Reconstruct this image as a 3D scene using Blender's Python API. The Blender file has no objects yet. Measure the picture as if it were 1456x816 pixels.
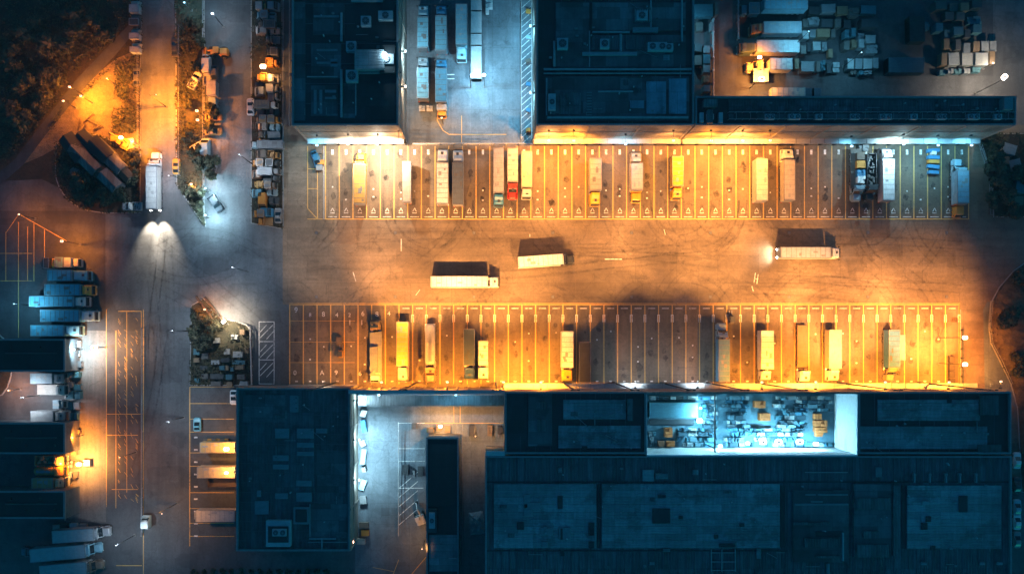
import bpy, bmesh, math, random
from mathutils import Vector, Matrix
R = random.Random(7)
S, NX, NY, H = 0.17, 700.0, 480.0, 200.0
sc = bpy.context.scene
col = sc.collection
PI = math.pi

def g(px, py, z=0.0):
    """point at height z that the photo shows at pixel (px, py)"""
    k = S * (H - z) / H
    return Vector(((px - NX) * k, -(py - NY) * k, z))

# ------------------------------------------------------------------ objects
def tag(o, label=None, cat=None, group=None, kind=None):
    if label: o['label'] = label
    if cat: o['category'] = cat
    if group: o['group'] = group
    if kind: o['kind'] = kind
    return o

def empty(name, loc=(0, 0, 0), rz=0, label=None, cat=None, group=None):
    o = bpy.data.objects.new(name, None)
    o.empty_display_size = 0.5
    o.location = loc; o.rotation_euler = (0, 0, rz)
    col.objects.link(o)
    return tag(o, label, cat, group)

def put(name, me, parent=None, loc=(0, 0, 0), rz=0, label=None):
    o = bpy.data.objects.new(name, me)
    o.location = loc; o.rotation_euler = (0, 0, rz)
    if parent: o.parent = parent
    if label: o['label'] = label
    col.objects.link(o)
    return o

def copy_tree(o, parent=None):
    c = o.copy(); col.objects.link(c); c.parent = parent
    for ch in list(o.children):
        copy_tree(ch, c)
    return c

class MB:
    def __init__(self):
        self.v = []; self.f = []; self.m = []; self.mats = []; self.smooth = []
    def mi(self, mat):
        if mat not in self.mats: self.mats.append(mat)
        return self.mats.index(mat)
    def add(self, vs, fs, mat, M=None, smooth=False):
        b = len(self.v)
        if M is not None: vs = [M @ Vector(p) for p in vs]
        self.v += [tuple(p) for p in vs]
        i = self.mi(mat)
        for f in fs:
            self.f.append(tuple(b + q for q in f)); self.m.append(i); self.smooth.append(smooth)
    def box(self, x0, y0, z0, x1, y1, z1, mat, M=None):
        vs = [(x0,y0,z0),(x1,y0,z0),(x1,y1,z0),(x0,y1,z0),(x0,y0,z1),(x1,y0,z1),(x1,y1,z1),(x0,y1,z1)]
        fs = [(0,3,2,1),(4,5,6,7),(0,1,5,4),(1,2,6,5),(2,3,7,6),(3,0,4,7)]
        self.add(vs, fs, mat, M)
    def bbox(self, x0, y0, z0, x1, y1, z1, mat, b=0.05, M=None):
        """box whose vertical and top edges are chamfered"""
        b = min(b, (x1-x0)*.3, (y1-y0)*.3, (z1-z0)*.4)
        def ring(i, z):
            a, c, d, e = x0+i, x1-i, y0+i, y1-i
            return [(a+b,d,z),(c-b,d,z),(c,d+b,z),(c,e-b,z),(c-b,e,z),(a+b,e,z),(a,e-b,z),(a,d+b,z)]
        rs = [ring(0, z0), ring(0, z1-b), ring(b, z1)]
        self.rings(rs, mat, M)
    def rings(self, rs, mat, M=None, caps=True, smooth=False):
        n = len(rs[0]); vs = [p for r in rs for p in r]; fs = []
        for k in range(len(rs)-1):
            for i in range(n):
                j = (i+1) % n
                fs.append((k*n+i, k*n+j, (k+1)*n+j, (k+1)*n+i))
        if caps:
            fs.append(tuple(range(n-1, -1, -1)))
            fs.append(tuple((len(rs)-1)*n + i for i in range(n)))
        self.add(vs, fs, mat, M, smooth)
    def stack(self, secs, mat, M=None, seg=3):
        """rounded rectangles (z, x0, x1, halfwidth, radius) lofted upwards"""
        rs = []
        for z, x0, x1, w, r in secs:
            r = min(r, (x1-x0)*.45, w*.9); ring = []
            for cx, cy, a0 in ((x1-r, w-r, 0), (x0+r, w-r, 90), (x0+r, -w+r, 180), (x1-r, -w+r, 270)):
                for k in range(seg+1):
                    a = math.radians(a0 + 90*k/seg)
                    ring.append((cx + r*math.cos(a), cy + r*math.sin(a), z))
            rs.append(ring)
        self.rings(rs, mat, M)
    def tube(self, p, q, r, mat, n=8, r2=None, M=None):
        p = Vector(p); q = Vector(q); d = (q-p)
        if d.length < 1e-6: return
        d.normalize()
        u = d.orthogonal().normalized(); w = d.cross(u)
        r2 = r if r2 is None else r2
        rs = [[tuple(c + (u*math.cos(2*PI*i/n) + w*math.sin(2*PI*i/n))*rr) for i in range(n)] for c, rr in ((p, r), (q, r2))]
        self.rings(rs, mat, M, smooth=False)
    def poly(self, pts, z, mat, M=None):
        self.add([(p[0], p[1], z) for p in pts], [tuple(range(len(pts)))], mat, M)
    def prism(self, pts, z0, z1, mat, M=None, side=None):
        n = len(pts)
        b = [(p[0], p[1], z0) for p in pts]; t = [(p[0], p[1], z1) for p in pts]
        self.add(b+t, [(i, (i+1) % n, n+(i+1) % n, n+i) for i in range(n)], side or mat, M)
        self.add(t, [tuple(range(n))], mat, M)
    def mesh(self, name):
        me = bpy.data.meshes.new(name)
        me.from_pydata(self.v, [], self.f)
        for m in self.mats: me.materials.append(m)
        me.polygons.foreach_set('material_index', self.m)
        me.polygons.foreach_set('use_smooth', self.smooth)
        me.update()
        return me
    def build(self, name, parent=None, loc=(0, 0, 0), rz=0, label=None):
        return put(name, self.mesh(name), parent, loc, rz, label)

def ccw(pts):
    a = sum(pts[i][0]*pts[(i+1) % len(pts)][1] - pts[(i+1) % len(pts)][0]*pts[i][1] for i in range(len(pts)))
    return pts if a > 0 else pts[::-1]

# ------------------------------------------------------------------ materials
def new_mat(name):
    m = bpy.data.materials.new(name); m.use_nodes = True
    nt = m.node_tree; b = nt.nodes['Principled BSDF']
    return m, nt, b
def N(nt, t, **kw):
    n = nt.nodes.new(t)
    for k, v in kw.items():
        if k in n.inputs: n.inputs[k].default_value = v
        else: setattr(n, k, v)
    return n
def ramp(nt, fac, a, b, c0=(0,0,0,1), c1=(1,1,1,1)):
    r = nt.nodes.new('ShaderNodeValToRGB')
    r.color_ramp.elements[0].position = a; r.color_ramp.elements[1].position = b
    r.color_ramp.elements[0].color = c0; r.color_ramp.elements[1].color = c1
    nt.links.new(fac, r.inputs[0]); return r.outputs[0]
def mixc(nt, fac, a, b, mode='MIX'):
    m = nt.nodes.new('ShaderNodeMix'); m.data_type = 'RGBA'; m.blend_type = mode
    for s, v in ((m.inputs[0], fac), (m.inputs[6], a), (m.inputs[7], b)):
        if isinstance(v, (int, float)): s.default_value = v
        elif isinstance(v, (tuple, list)): s.default_value = (*v, 1) if len(v) == 3 else v
        else: nt.links.new(v, s)
    return m.outputs[2]
def coords(nt, world=False, scale=(1, 1, 1), rot=0):
    mp = nt.nodes.new('ShaderNodeMapping')
    mp.inputs['Scale'].default_value = scale; mp.inputs['Rotation'].default_value = (0, 0, rot)
    if world:
        s = nt.nodes.new('ShaderNodeNewGeometry').outputs['Position']
    else:
        s = nt.nodes.new('ShaderNodeTexCoord').outputs['Object']
    nt.links.new(s, mp.inputs[0]); return mp.outputs[0]
def noise(nt, vec, scale, detail=5, rough=.6):
    n = N(nt, 'ShaderNodeTexNoise'); n.inputs['Scale'].default_value = scale
    n.inputs['Detail'].default_value = detail; n.inputs['Roughness'].default_value = rough
    nt.links.new(vec, n.inputs['Vector']); return n.outputs['Fac']
def mul(nt, c, f, lo, hi, mode='MULTIPLY'):
    """darken/lighten colour c by factor map f between grey lo and hi"""
    r = ramp(nt, f, .25, .75, (lo, lo, lo, 1), (hi, hi, hi, 1))
    return mixc(nt, 1.0, c, r, mode)

_paint = {}
def paint(c, rough=.45, metal=0.0, dirt=.7):
    key = (tuple(c), rough, metal, dirt)
    if key in _paint: return _paint[key]
    m, nt, b = new_mat('paint')
    v = coords(nt)
    oi = nt.nodes.new('ShaderNodeObjectInfo')
    n1 = noise(nt, v, .9, 8, .7)
    n2 = noise(nt, coords(nt, scale=(.25, 2.4, 2.4)), 2.2, 4)
    base = mul(nt, tuple(c), n1, dirt, 1.05)
    base = mul(nt, base, n2, .8, 1.05)
    nt.links.new(base, b.inputs['Base Color'])
    b.inputs['Roughness'].default_value = rough; b.inputs['Metallic'].default_value = metal
    r = ramp(nt, n1, .2, .8, (rough+.25,)*3+(1,), (rough-.05,)*3+(1,))
    nt.links.new(r, b.inputs['Roughness'])
    m['lum'] = sum(c)/3; _paint[key] = m; return m
def emit(name, c, s):
    m, nt, b = new_mat(name)
    b.inputs['Base Color'].default_value = (*c, 1)
    b.inputs['Emission Color'].default_value = (*c, 1)
    b.inputs['Emission Strength'].default_value = s
    return m

def asphalt(name, base, streak=(1, 1), joint=None, warm=1.0, var=.35, patch=True, rot=0, cracks=True):
    m, nt, b = new_mat(name)
    P = coords(nt, True)
    c = mixc(nt, ramp(nt, noise(nt, P, .018, 4), .35, .65), tuple(x*(1-var) for x in base), tuple(x*(1+var) for x in base))
    c = mul(nt, c, noise(nt, P, .11, 8, .75), .62, 1.3)
    c = mul(nt, c, noise(nt, P, 1.6, 8, .8), .66, 1.3)
    st = noise(nt, coords(nt, True, (streak[0], streak[1], 1), rot), .5, 5, .65)
    c = mul(nt, c, st, .7, 1.2)
    if patch:
        for sc_, off, th, lo in ((.045, 3, .74, .84), (.09, 40, .82, 1.16), (.16, 90, .88, .78)):
            vo = nt.nodes.new('ShaderNodeTexVoronoi'); vo.distance = 'CHEBYCHEV'; vo.inputs['Scale'].default_value = sc_
            vo.inputs['Randomness'].default_value = .8
            mp = nt.nodes.new('ShaderNodeMapping'); mp.inputs['Location'].default_value = (off, off*.7, 0)
            mp.inputs['Scale'].default_value = (1, 1.7, 1)
            nt.links.new(nt.nodes.new('ShaderNodeNewGeometry').outputs['Position'], mp.inputs[0]); nt.links.new(mp.outputs[0], vo.inputs['Vector'])
            sx = nt.nodes.new('ShaderNodeSeparateColor'); nt.links.new(vo.outputs['Color'], sx.inputs[0])
            msk = ramp(nt, sx.outputs[0], th, th+.01)
            msk2 = ramp(nt, noise(nt, P, .8, 3), .3, .5)
            mm = mixc(nt, 1.0, msk, msk2, 'MULTIPLY')
            c = mixc(nt, mm, c, mixc(nt, 1.0, c, (lo, lo, lo), 'MULTIPLY'))
    if cracks:
        vo = nt.nodes.new('ShaderNodeTexVoronoi'); vo.feature = 'DISTANCE_TO_EDGE'; vo.inputs['Scale'].default_value = .12
        wv = nt.nodes.new('ShaderNodeVectorMath'); wv.operation = 'ADD'
        nz = nt.nodes.new('ShaderNodeTexNoise'); nz.inputs['Scale'].default_value = .35; nt.links.new(P, nz.inputs['Vector'])
        sm = nt.nodes.new('ShaderNodeVectorMath'); sm.operation = 'SCALE'; sm.inputs['Scale'].default_value = 5
        nt.links.new(nz.outputs['Color'], sm.inputs[0]); nt.links.new(P, wv.inputs[0]); nt.links.new(sm.outputs[0], wv.inputs[1])
        nt.links.new(wv.outputs[0], vo.inputs['Vector'])
        cr = ramp(nt, vo.outputs['Distance'], .0, .018, (.62,)*3+(1,), (1,)*3+(1,))
        c = mixc(nt, .7, c, mixc(nt, 1.0, c, cr, 'MULTIPLY'))
        # oil stains
        vo2 = nt.nodes.new('ShaderNodeTexVoronoi'); vo2.inputs['Scale'].default_value = .22; nt.links.new(wv.outputs[0], vo2.inputs['Vector'])
        s2 = ramp(nt, vo2.outputs['Distance'], .05, .22, (.55,)*3+(1,), (1,)*3+(1,))
        c = mixc(nt, ramp(nt, noise(nt, P, .09, 2), .52, .6), c, mixc(nt, 1.0, c, s2, 'MULTIPLY'))
    if joint:
        bt = nt.nodes.new('ShaderNodeTexBrick'); bt.offset = joint[2]; bt.squash = 1
        bt.inputs['Scale'].default_value = 1; bt.inputs['Brick Width'].default_value = joint[0]; bt.inputs['Row Height'].default_value = joint[1]
        bt.inputs['Mortar Size'].default_value = .06; bt.inputs['Mortar Smooth'].default_value = .3; bt.inputs['Bias'].default_value = 0
        bt.inputs['Color1'].default_value = (.93,)*3+(1,); bt.inputs['Color2'].default_value = (1.05,)*3+(1,); bt.inputs['Mortar'].default_value = (.66,)*3+(1,)
        nt.links.new(P, bt.inputs['Vector'])
        c = mixc(nt, .8, c, mixc(nt, 1.0, c, bt.outputs['Color'], 'MULTIPLY'))
    nt.links.new(c, b.inputs['Base Color'])
    rr = ramp(nt, noise(nt, P, .15, 5), .3, .7, (.62,)*3+(1,), (.9,)*3+(1,))
    nt.links.new(rr, b.inputs['Roughness'])
    bp = nt.nodes.new('ShaderNodeBump'); bp.inputs['Strength'].default_value = .35; bp.inputs['Distance'].default_value = .05
    nt.links.new(noise(nt, P, 4, 4), bp.inputs['Height']); nt.links.new(bp.outputs[0], b.inputs['Normal'])
    return m

def roofmat(name, base, bw=6, bh=2.2, amp=.35, rib=None, rough=.7, st=(.68, 1.25), ss=1.1):
    """sheet roofing: panels of slightly different age, ribs, streaks"""
    m, nt, b = new_mat(name)
    P = coords(nt, True)
    bt = nt.nodes.new('ShaderNodeTexBrick'); bt.offset = .37; bt.offset_frequency = 3
    bt.inputs['Scale'].default_value = 1; bt.inputs['Brick Width'].default_value = bw; bt.inputs['Row Height'].default_value = bh
    bt.inputs['Mortar Size'].default_value = .035; bt.inputs['Bias'].default_value = 0
    lo, hi = 1-amp, 1+amp
    bt.inputs['Color1'].default_value = (lo, lo, lo, 1); bt.inputs['Color2'].default_value = (hi, hi, hi, 1); bt.inputs['Mortar'].default_value = (.5, .5, .5, 1)
    nt.links.new(P, bt.inputs['Vector'])
    c = mixc(nt, 1.0, tuple(base), bt.outputs['Color'], 'MULTIPLY')
    c = mul(nt, c, noise(nt, P, .05, 5), .5, 1.4)
    pd = ramp(nt, noise(nt, P, .13, 6, .7), .54, .6, (1, 1, 1, 1), (.62, .62, .62, 1))
    c = mixc(nt, 1.0, c, pd, 'MULTIPLY')
    c = mul(nt, c, noise(nt, coords(nt, True, (1, .12, 1)), ss, 6, .7), *st)
    c = mul(nt, c, noise(nt, P, .7, 6, .75), .75, 1.2)
    nt.links.new(c, b.inputs['Base Color'])
    b.inputs['Roughness'].default_value = rough
    if rib:
        w = nt.nodes.new('ShaderNodeTexWave'); w.bands_direction = rib[0]; w.inputs['Scale'].default_value = rib[1]
        nt.links.new(P, w.inputs['Vector'])
        bp = nt.nodes.new('ShaderNodeBump'); bp.inputs['Strength'].default_value = .8; bp.inputs['Distance'].default_value = .12
        nt.links.new(w.outputs['Fac'], bp.inputs['Height']); nt.links.new(bp.outputs[0], b.inputs['Normal'])
    return m

def soil(name, c0, c1, sc_=.12):
    m, nt, b = new_mat(name)
    P = coords(nt, True)
    c = mixc(nt, ramp(nt, noise(nt, P, sc_, 9, .75), .35, .62), c0, c1)
    c = mul(nt, c, noise(nt, P, 1.3, 8, .8), .45, 1.4)
    nt.links.new(c, b.inputs['Base Color']); b.inputs['Roughness'].default_value = .95
    bp = nt.nodes.new('ShaderNodeBump'); bp.inputs['Strength'].default_value = 1; bp.inputs['Distance'].default_value = .5
    nt.links.new(noise(nt, P, 1.1, 9, .8), bp.inputs['Height']); nt.links.new(bp.outputs[0], b.inputs['Normal'])
    return m

def worn_line(name, c, keep=.42):
    """road paint worn away in places to the asphalt below"""
    m, nt, b = new_mat(name)
    P = coords(nt, True)
    big = nt.nodes.new('ShaderNodeMath'); big.operation = 'MULTIPLY_ADD'; big.inputs[1].default_value = .32; big.inputs[2].default_value = -.15
    nt.links.new(noise(nt, P, .16, 4, .6), big.inputs[0])
    ad = nt.nodes.new('ShaderNodeMath'); ad.operation = 'ADD'; nt.links.new(noise(nt, P, 1.4, 8, .8), ad.inputs[0]); nt.links.new(big.outputs[0], ad.inputs[1])
    f = ramp(nt, ad.outputs[0], keep-.06, keep+.1)
    cc = mixc(nt, f, (.11, .105, .1), tuple(c))
    nt.links.new(cc, b.inputs['Base Color']); b.inputs['Roughness'].default_value = .7
    return m

M = {}
M['yard'] = asphalt('yard_asphalt', (.165, .128, .092), (.12, 1), (9.9, 6.6, .5))  # tan base colour carries part of the orange lamp light
M['bays'] = asphalt('bay_concrete', (.150, .115, .080), (1, .12), (3.3, 9, 0), var=.25)  # warm tint holds some of the amber light in the colour
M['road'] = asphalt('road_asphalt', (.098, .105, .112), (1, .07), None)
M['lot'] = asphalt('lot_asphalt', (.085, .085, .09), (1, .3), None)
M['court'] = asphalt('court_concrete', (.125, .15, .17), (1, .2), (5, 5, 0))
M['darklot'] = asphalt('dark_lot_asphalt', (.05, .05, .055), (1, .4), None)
M['kerb'] = paint((.32, .31, .3), .8)
M['kerb2'] = paint((.2, .2, .19), .85)
M['soil'] = soil('dark_soil', (.012, .010, .007), (.06, .043, .024))
M['dirt'] = soil('bare_dirt', (.10, .075, .045), (.22, .17, .11), .06)
M['grassy'] = soil('rough_grass', (.02, .022, .012), (.07, .06, .035), .2)
M['yellow'] = worn_line('yellow_line_paint', (.66, .38, .10), .37)
M['white'] = worn_line('white_line_paint', (.75, .72, .68), .42)
M['rubber'] = paint((.02, .02, .02), .85)
M['steel'] = paint((.32, .33, .35), .45, .6)
M['darksteel'] = paint((.07, .075, .08), .5, .4)
M['rim'] = paint((.4, .4, .42), .35, .8)
M['glass'] = new_mat('dark_glass')[0]
_b = M['glass'].node_tree.nodes['Principled BSDF']; _b.inputs['Base Color'].default_value = (.012, .018, .022, 1); _b.inputs['Roughness'].default_value = .08
M['chrome'] = paint((.6, .6, .62), .25, .9)
M['taillight'] = emit('tail_lamp_red', (.5, .02, .01), .6)
M['headoff'] = paint((.7, .7, .68), .15)
M['headon'] = emit('headlamp_white', (1, .95, .85), 60)
SKY = 0.13; MOON = 0.05; HAZE = 0.00022
# ------------------------------------------------------------------ vehicles (x forward, origin on the ground at the middle)
_mc = {}
def cached(key, fn):
    if key not in _mc: _mc[key] = fn()
    return _mc[key]

def wheel_mesh(r=.5, w=.32):
    def f():
        mb = MB(); mb.tube((0, -w/2, 0), (0, w/2, 0), r, M['rubber'], 16)
        return mb.mesh('wheel')
    return cached(('wheel', r, w), f)
def rim_mesh(r=.5, w=.32):
    def f():
        mb = MB(); mb.tube((0, -w/2-.015, 0), (0, w/2+.015, 0), r*.55, M['rim'], 10)
        mb.tube((0, -w/2-.03, 0), (0, w/2+.03, 0), r*.2, M['darksteel'], 8)
        return mb.mesh('rim')
    return cached(('rim', r, w), f)
def wheels(root, xs, y, r=.5, w=.32):
    for x in xs:
        for s in (-1, 1):
            o = put('wheel', wheel_mesh(r, w), root, (x, s*y, r))
            put('rim', rim_mesh(r, w), o)

def slab(name, size, mat, b=.03):
    def f():
        mb = MB(); x, y, z = size
        mb.bbox(-x/2, -y/2, -z/2, x/2, y/2, z/2, mat, b); return mb.mesh(name)
    return cached((name, size, mat.name), f)

def cargo_mesh(L, W, z0, z1, mat, kind='box'):
    """the body of a trailer or box truck, with roof bows, rub rails, corner posts"""
    def f():
        mb = MB(); rr = random.Random(int(L*100)); bow = M['bow'] if mat.get('lum', 0) > .3 else M['bow_mid'] if mat.get('lum', 0) > .12 else M['darksteel']
        if kind == 'tank':
            secs = []
            n = 14; rad = W/2-.15; zc = (z0+z1)/2
            def ring(x, k):
                return [(x, math.cos(2*PI*i/n)*rad*k, zc+math.sin(2*PI*i/n)*rad*k) for i in range(n)]
            mb.rings([ring(-L/2, .3), ring(-L/2+.12, .7), ring(-L/2+.5, 1), ring(L/2-.5, 1), ring(L/2-.12, .7), ring(L/2, .3)], mat, smooth=True)
            mb.box(-L/2+.8, -.3, z1-.3, L/2-.8, .3, z1-.08, M['steel'])
            for i in range(3):
                mb.tube((-L/4+i*L/4, 0, z1-.1), (-L/4+i*L/4, 0, z1+.12), .34, M['steel'], 12)
            for s in (-1, 1): mb.tube((-L/2+.8, s*.5, z1-.02), (L/2-.8, s*.5, z1-.02), .035, M['steel'], 5)
            return mb.mesh('tank')
        if kind == 'flat':
            mb.box(-L/2, -W/2, z0, L/2, W/2, z0+.18, M['darksteel'])
            n = int(L/.34)
            for i in range(n):
                x = -L/2+.05+i*(L-.1)/n
                mb.box(x, -W/2+.08, z0+.18, x+(L-.1)/n-.03, W/2-.08, z0+.23, mat)
            mb.box(L/2-.12, -W/2, z0+.18, L/2, W/2, z0+1.3, mat)
            for s in (-1, 1): mb.box(-L/2, s*W/2-.05, z0-.05, L/2, s*W/2+.05, z0+.27, mat)
            return mb.mesh('flatbed')
        if kind == 'skip':
            mb.box(-L/2, -W/2, z0, L/2, W/2, z0+.15, mat)
            for s in (-1, 1):
                mb.box(-L/2, s*(W/2)-.06, z0, L/2, s*(W/2)+.06, z1, mat)
                for i in range(7):
                    x = -L/2+.3+i*(L-.6)/6; mb.box(x-.06, s*(W/2+.06)-.06, z0, x+.06, s*(W/2+.06)+.06, z1-.03, mat)
            mb.box(-L/2-.06, -W/2, z0, -L/2+.06, W/2, z1, mat); mb.box(L/2-.06, -W/2, z0, L/2+.06, W/2, z1, mat)
            n = 40   # load heaped in the open top
            for i in range(n):
                x = rr.uniform(-L/2+.3, L/2-.5); y = rr.uniform(-W/2+.3, W/2-.5); s = rr.uniform(.2, .6)
                mb.box(x, y, z0+.2, x+s, y+s*.8, z1-.7+rr.uniform(0, .6), mat, None)
            return mb.mesh('open_body')
        mb.bbox(-L/2, -W/2, z0, L/2, W/2, z1, mat, .07)
        # roof bows, very slightly proud
        n = max(4, int(L/1.15))
        for i in range(n+1):
            x = -L/2+.25+i*(L-.5)/n
            mb.box(x-.05, -W/2+.1, z1-.02, x+.05, W/2-.1, z1+.03, bow)
        for q in range(3):   # patched and scuffed sheets on the roof
            x = rr.uniform(-L/2+.5, L/2-1.6); y = rr.uniform(-W/2+.15, W/2-1.0)
            mb.box(x, y, z1-.02, x+rr.uniform(.5, 1.3), y+rr.uniform(.3, .8), z1+.012+.004*q, bow)
        for s in (-1, 1):
            mb.box(-L/2+.02, s*(W/2)-.045, z1-.10, L/2-.02, s*(W/2)+.045, z1+.035, M['steel'])
            mb.box(-L/2+.02, s*(W/2)-.03, z0-.04, L/2-.02, s*(W/2)+.035, z0+.16, M['steel'])
            m_ = int(L/.62)
            for i in range(1, m_):
                x = -L/2+i*L/m_; mb.box(x-.03, s*(W/2)-.025, z0+.16, x+.03, s*(W/2)+.02, z1-.12, mat)
        for x in (-L/2+.03, L/2-.03):
            mb.box(x-.05, -W/2-.02, z1-.09, x+.05, W/2+.02, z1+.045, M['steel'])
        return mb.mesh('cargo_box')
    return cached(('cargo', round(L, 2), W, z0, z1, mat.name, kind), f)

def cab_mesh(style, mat, L):
    def f():
        mb = MB()
        if style == 'euro':       # flat nosed high cab with spoiler roof
            mb.stack([(.45, -L/2, L/2, 1.18, .25), (.8, -L/2, L/2+.02, 1.24, .3), (1.75, -L/2, L/2, 1.24, .3), (2.75, -L/2, L/2-.28, 1.2, .35), (3.15, -L/2, L/2-.55, 1.12, .4), (3.3, -L/2, L/2-.85, 1.0, .4)], mat)
            mb.rings([[(-L/2-.05, -1.05, 3.0), (L/2-.9, -.95, 3.0), (L/2-.9, .95, 3.0), (-L/2-.05, 1.05, 3.0)],
                      [(-L/2-.05, -1.0, 3.85), (-L/2+.5, -.9, 3.78), (-L/2+.5, .9, 3.78), (-L/2-.05, 1.0, 3.85)]], mat)
        else:                     # long nosed: hood, cab, sleeper
            hl = 1.9
            mb.stack([(.6, L/2-hl, L/2, .98, .3), (1.3, L/2-hl, L/2-.02, .98, .35), (1.75, L/2-hl, L/2-.15, .9, .35), (1.9, L/2-hl, L/2-.4, .75, .3)], mat)
            mb.stack([(.7, -L/2, L/2-hl+.25, 1.2, .15), (1.9, -L/2, L/2-hl+.2, 1.22, .15), (2.75, -L/2, L/2-hl-.35, 1.18, .2), (2.95, -L/2, L/2-hl-.6, 1.08, .25)], mat)
            mb.stack([(2.9, -L/2, L/2-hl-.75, 1.12, .2), (3.5, -L/2, L/2-hl-1.25, 1.1, .3), (3.72, -L/2+.1, L/2-hl-1.6, .95, .3)], mat)
            for s in (-1, 1):
                mb.stack([(.75, L/2-1.55, L/2-.25, .2, .18), (1.1, L/2-1.45, L/2-.35, .16, .14)], mat, Matrix.Translation((0, s*1.08, 0)))
        return mb.mesh('cab')
    return cached(('cab', style, mat.name, round(L, 2)), f)

def tractor(root, xc, L, style, cmat, lit=False, lamps=True):
    """cab with its glass, mirrors, lamps, hatch, tanks as parts of root; xc: middle of the cab"""
    c = put('cab', cab_mesh(style, cmat, L), root, (xc, 0, 0))
    fx = L/2
    def ws():
        mb = MB()
        if style == 'euro':
            mb.rings([[(fx-.02, -1.02, 1.8), (fx+.03, -1.02, 1.8), (fx+.03, 1.02, 1.8), (fx-.02, 1.02, 1.8)],
                      [(fx-.34, -.98, 2.72), (fx-.26, -.98, 2.74), (fx-.26, .98, 2.74), (fx-.34, .98, 2.72)]], M['glass'])
        else:
            a = fx-1.9
            mb.rings([[(a+.16, -1.0, 1.95), (a+.25, -1.0, 1.95), (a+.25, 1.0, 1.95), (a+.16, 1.0, 1.95)],
                      [(a-.4, -.95, 2.74), (a-.32, -.95, 2.77), (a-.32, .95, 2.77), (a-.4, .95, 2.74)]], M['glass'])
        return mb.mesh('windshield')
    put('windshield', cached(('ws', style, round(L, 2)), ws), c)
    wx = fx-.75 if style == 'euro' else fx-2.4
    for s in (-1, 1):
        put('side_window', slab('side_window', (.8, .04, .6), M['glass'], .01), c, (wx, s*1.225, 2.2))
        put('mirror', slab('mirror', (.18, .28, .7), M['darksteel'], .03), c, (wx+.65, s*1.5, 2.2))
        put('headlight', slab('headlight' + ('_lit' if lit else ''), (.06, .38, .22), M['headon'] if lit else M['headoff'], .02), c, (fx+.01, s*.82, .95))
    put('bumper', slab('bumper', (.25, 2.3, .38), M['darksteel'], .06), c, (fx+.02, 0, .62))
    hx = 0 if style == 'euro' else -.1
    put('roof_hatch', slab('roof_hatch', (.6, .6, .08), M['darksteel'], .05), c, (fx-1.15 if style == 'euro' else -L/2+1.0, .1, 3.34 if style == 'euro' else 3.75))
    if style != 'euro':
        for s in (-1, 1):
            put('exhaust_stack', cached(('stack',), lambda: _tube('exhaust_stack', (0, 0, .8), (0, 0, 3.9), .09, M['chrome'])), c, (-L/2-.12, s*1.0, 0))
    else:
        put('sun_visor', slab('sun_visor', (.3, 2.1, .06), M['darksteel'], .02), c, (fx-.16, 0, 2.86))
    for s in (-1, 1):
        put('fuel_tank', cached(('tank',), lambda: _tube('fuel_tank', (-.7, 0, 0), (.7, 0, 0), .33, M['chrome'], 12)), root, (xc-L/2-.6, s*.95, .75))
    return c
def _tube(name, p, q, r, mat, n=8):
    mb = MB(); mb.tube(p, q, r, mat, n); return mb.mesh(name)

def chassis_mesh(x0, x1):
    def f():
        mb = MB()
        for s in (-1, 1): mb.box(x0, s*.42-.06, .72, x1, s*.42+.06, 1.0, M['darksteel'])
        n = max(2, int((x1-x0)/1.2))
        for i in range(n+1):
            x = x0+.1+i*(x1-x0-.2)/n; mb.box(x-.05, -.4, .78, x+.05, .4, .94, M['darksteel'])
        return mb.mesh('chassis')
    return cached(('chassis', round(x0, 1), round(x1, 1)), f)

HEAD = {'R': 0, 'L': 180, 'U': 90, 'D': -90}
def place(name, cx, cy, head, label, cat, group, z=4.0):
    a = HEAD.get(head, head)
    p = g(cx, cy, z); p.z = 0
    return empty(name, p, math.radians(a), label, cat, group)

def px2m(n, z=4.0): return n*S*(H-z)/H

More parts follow.
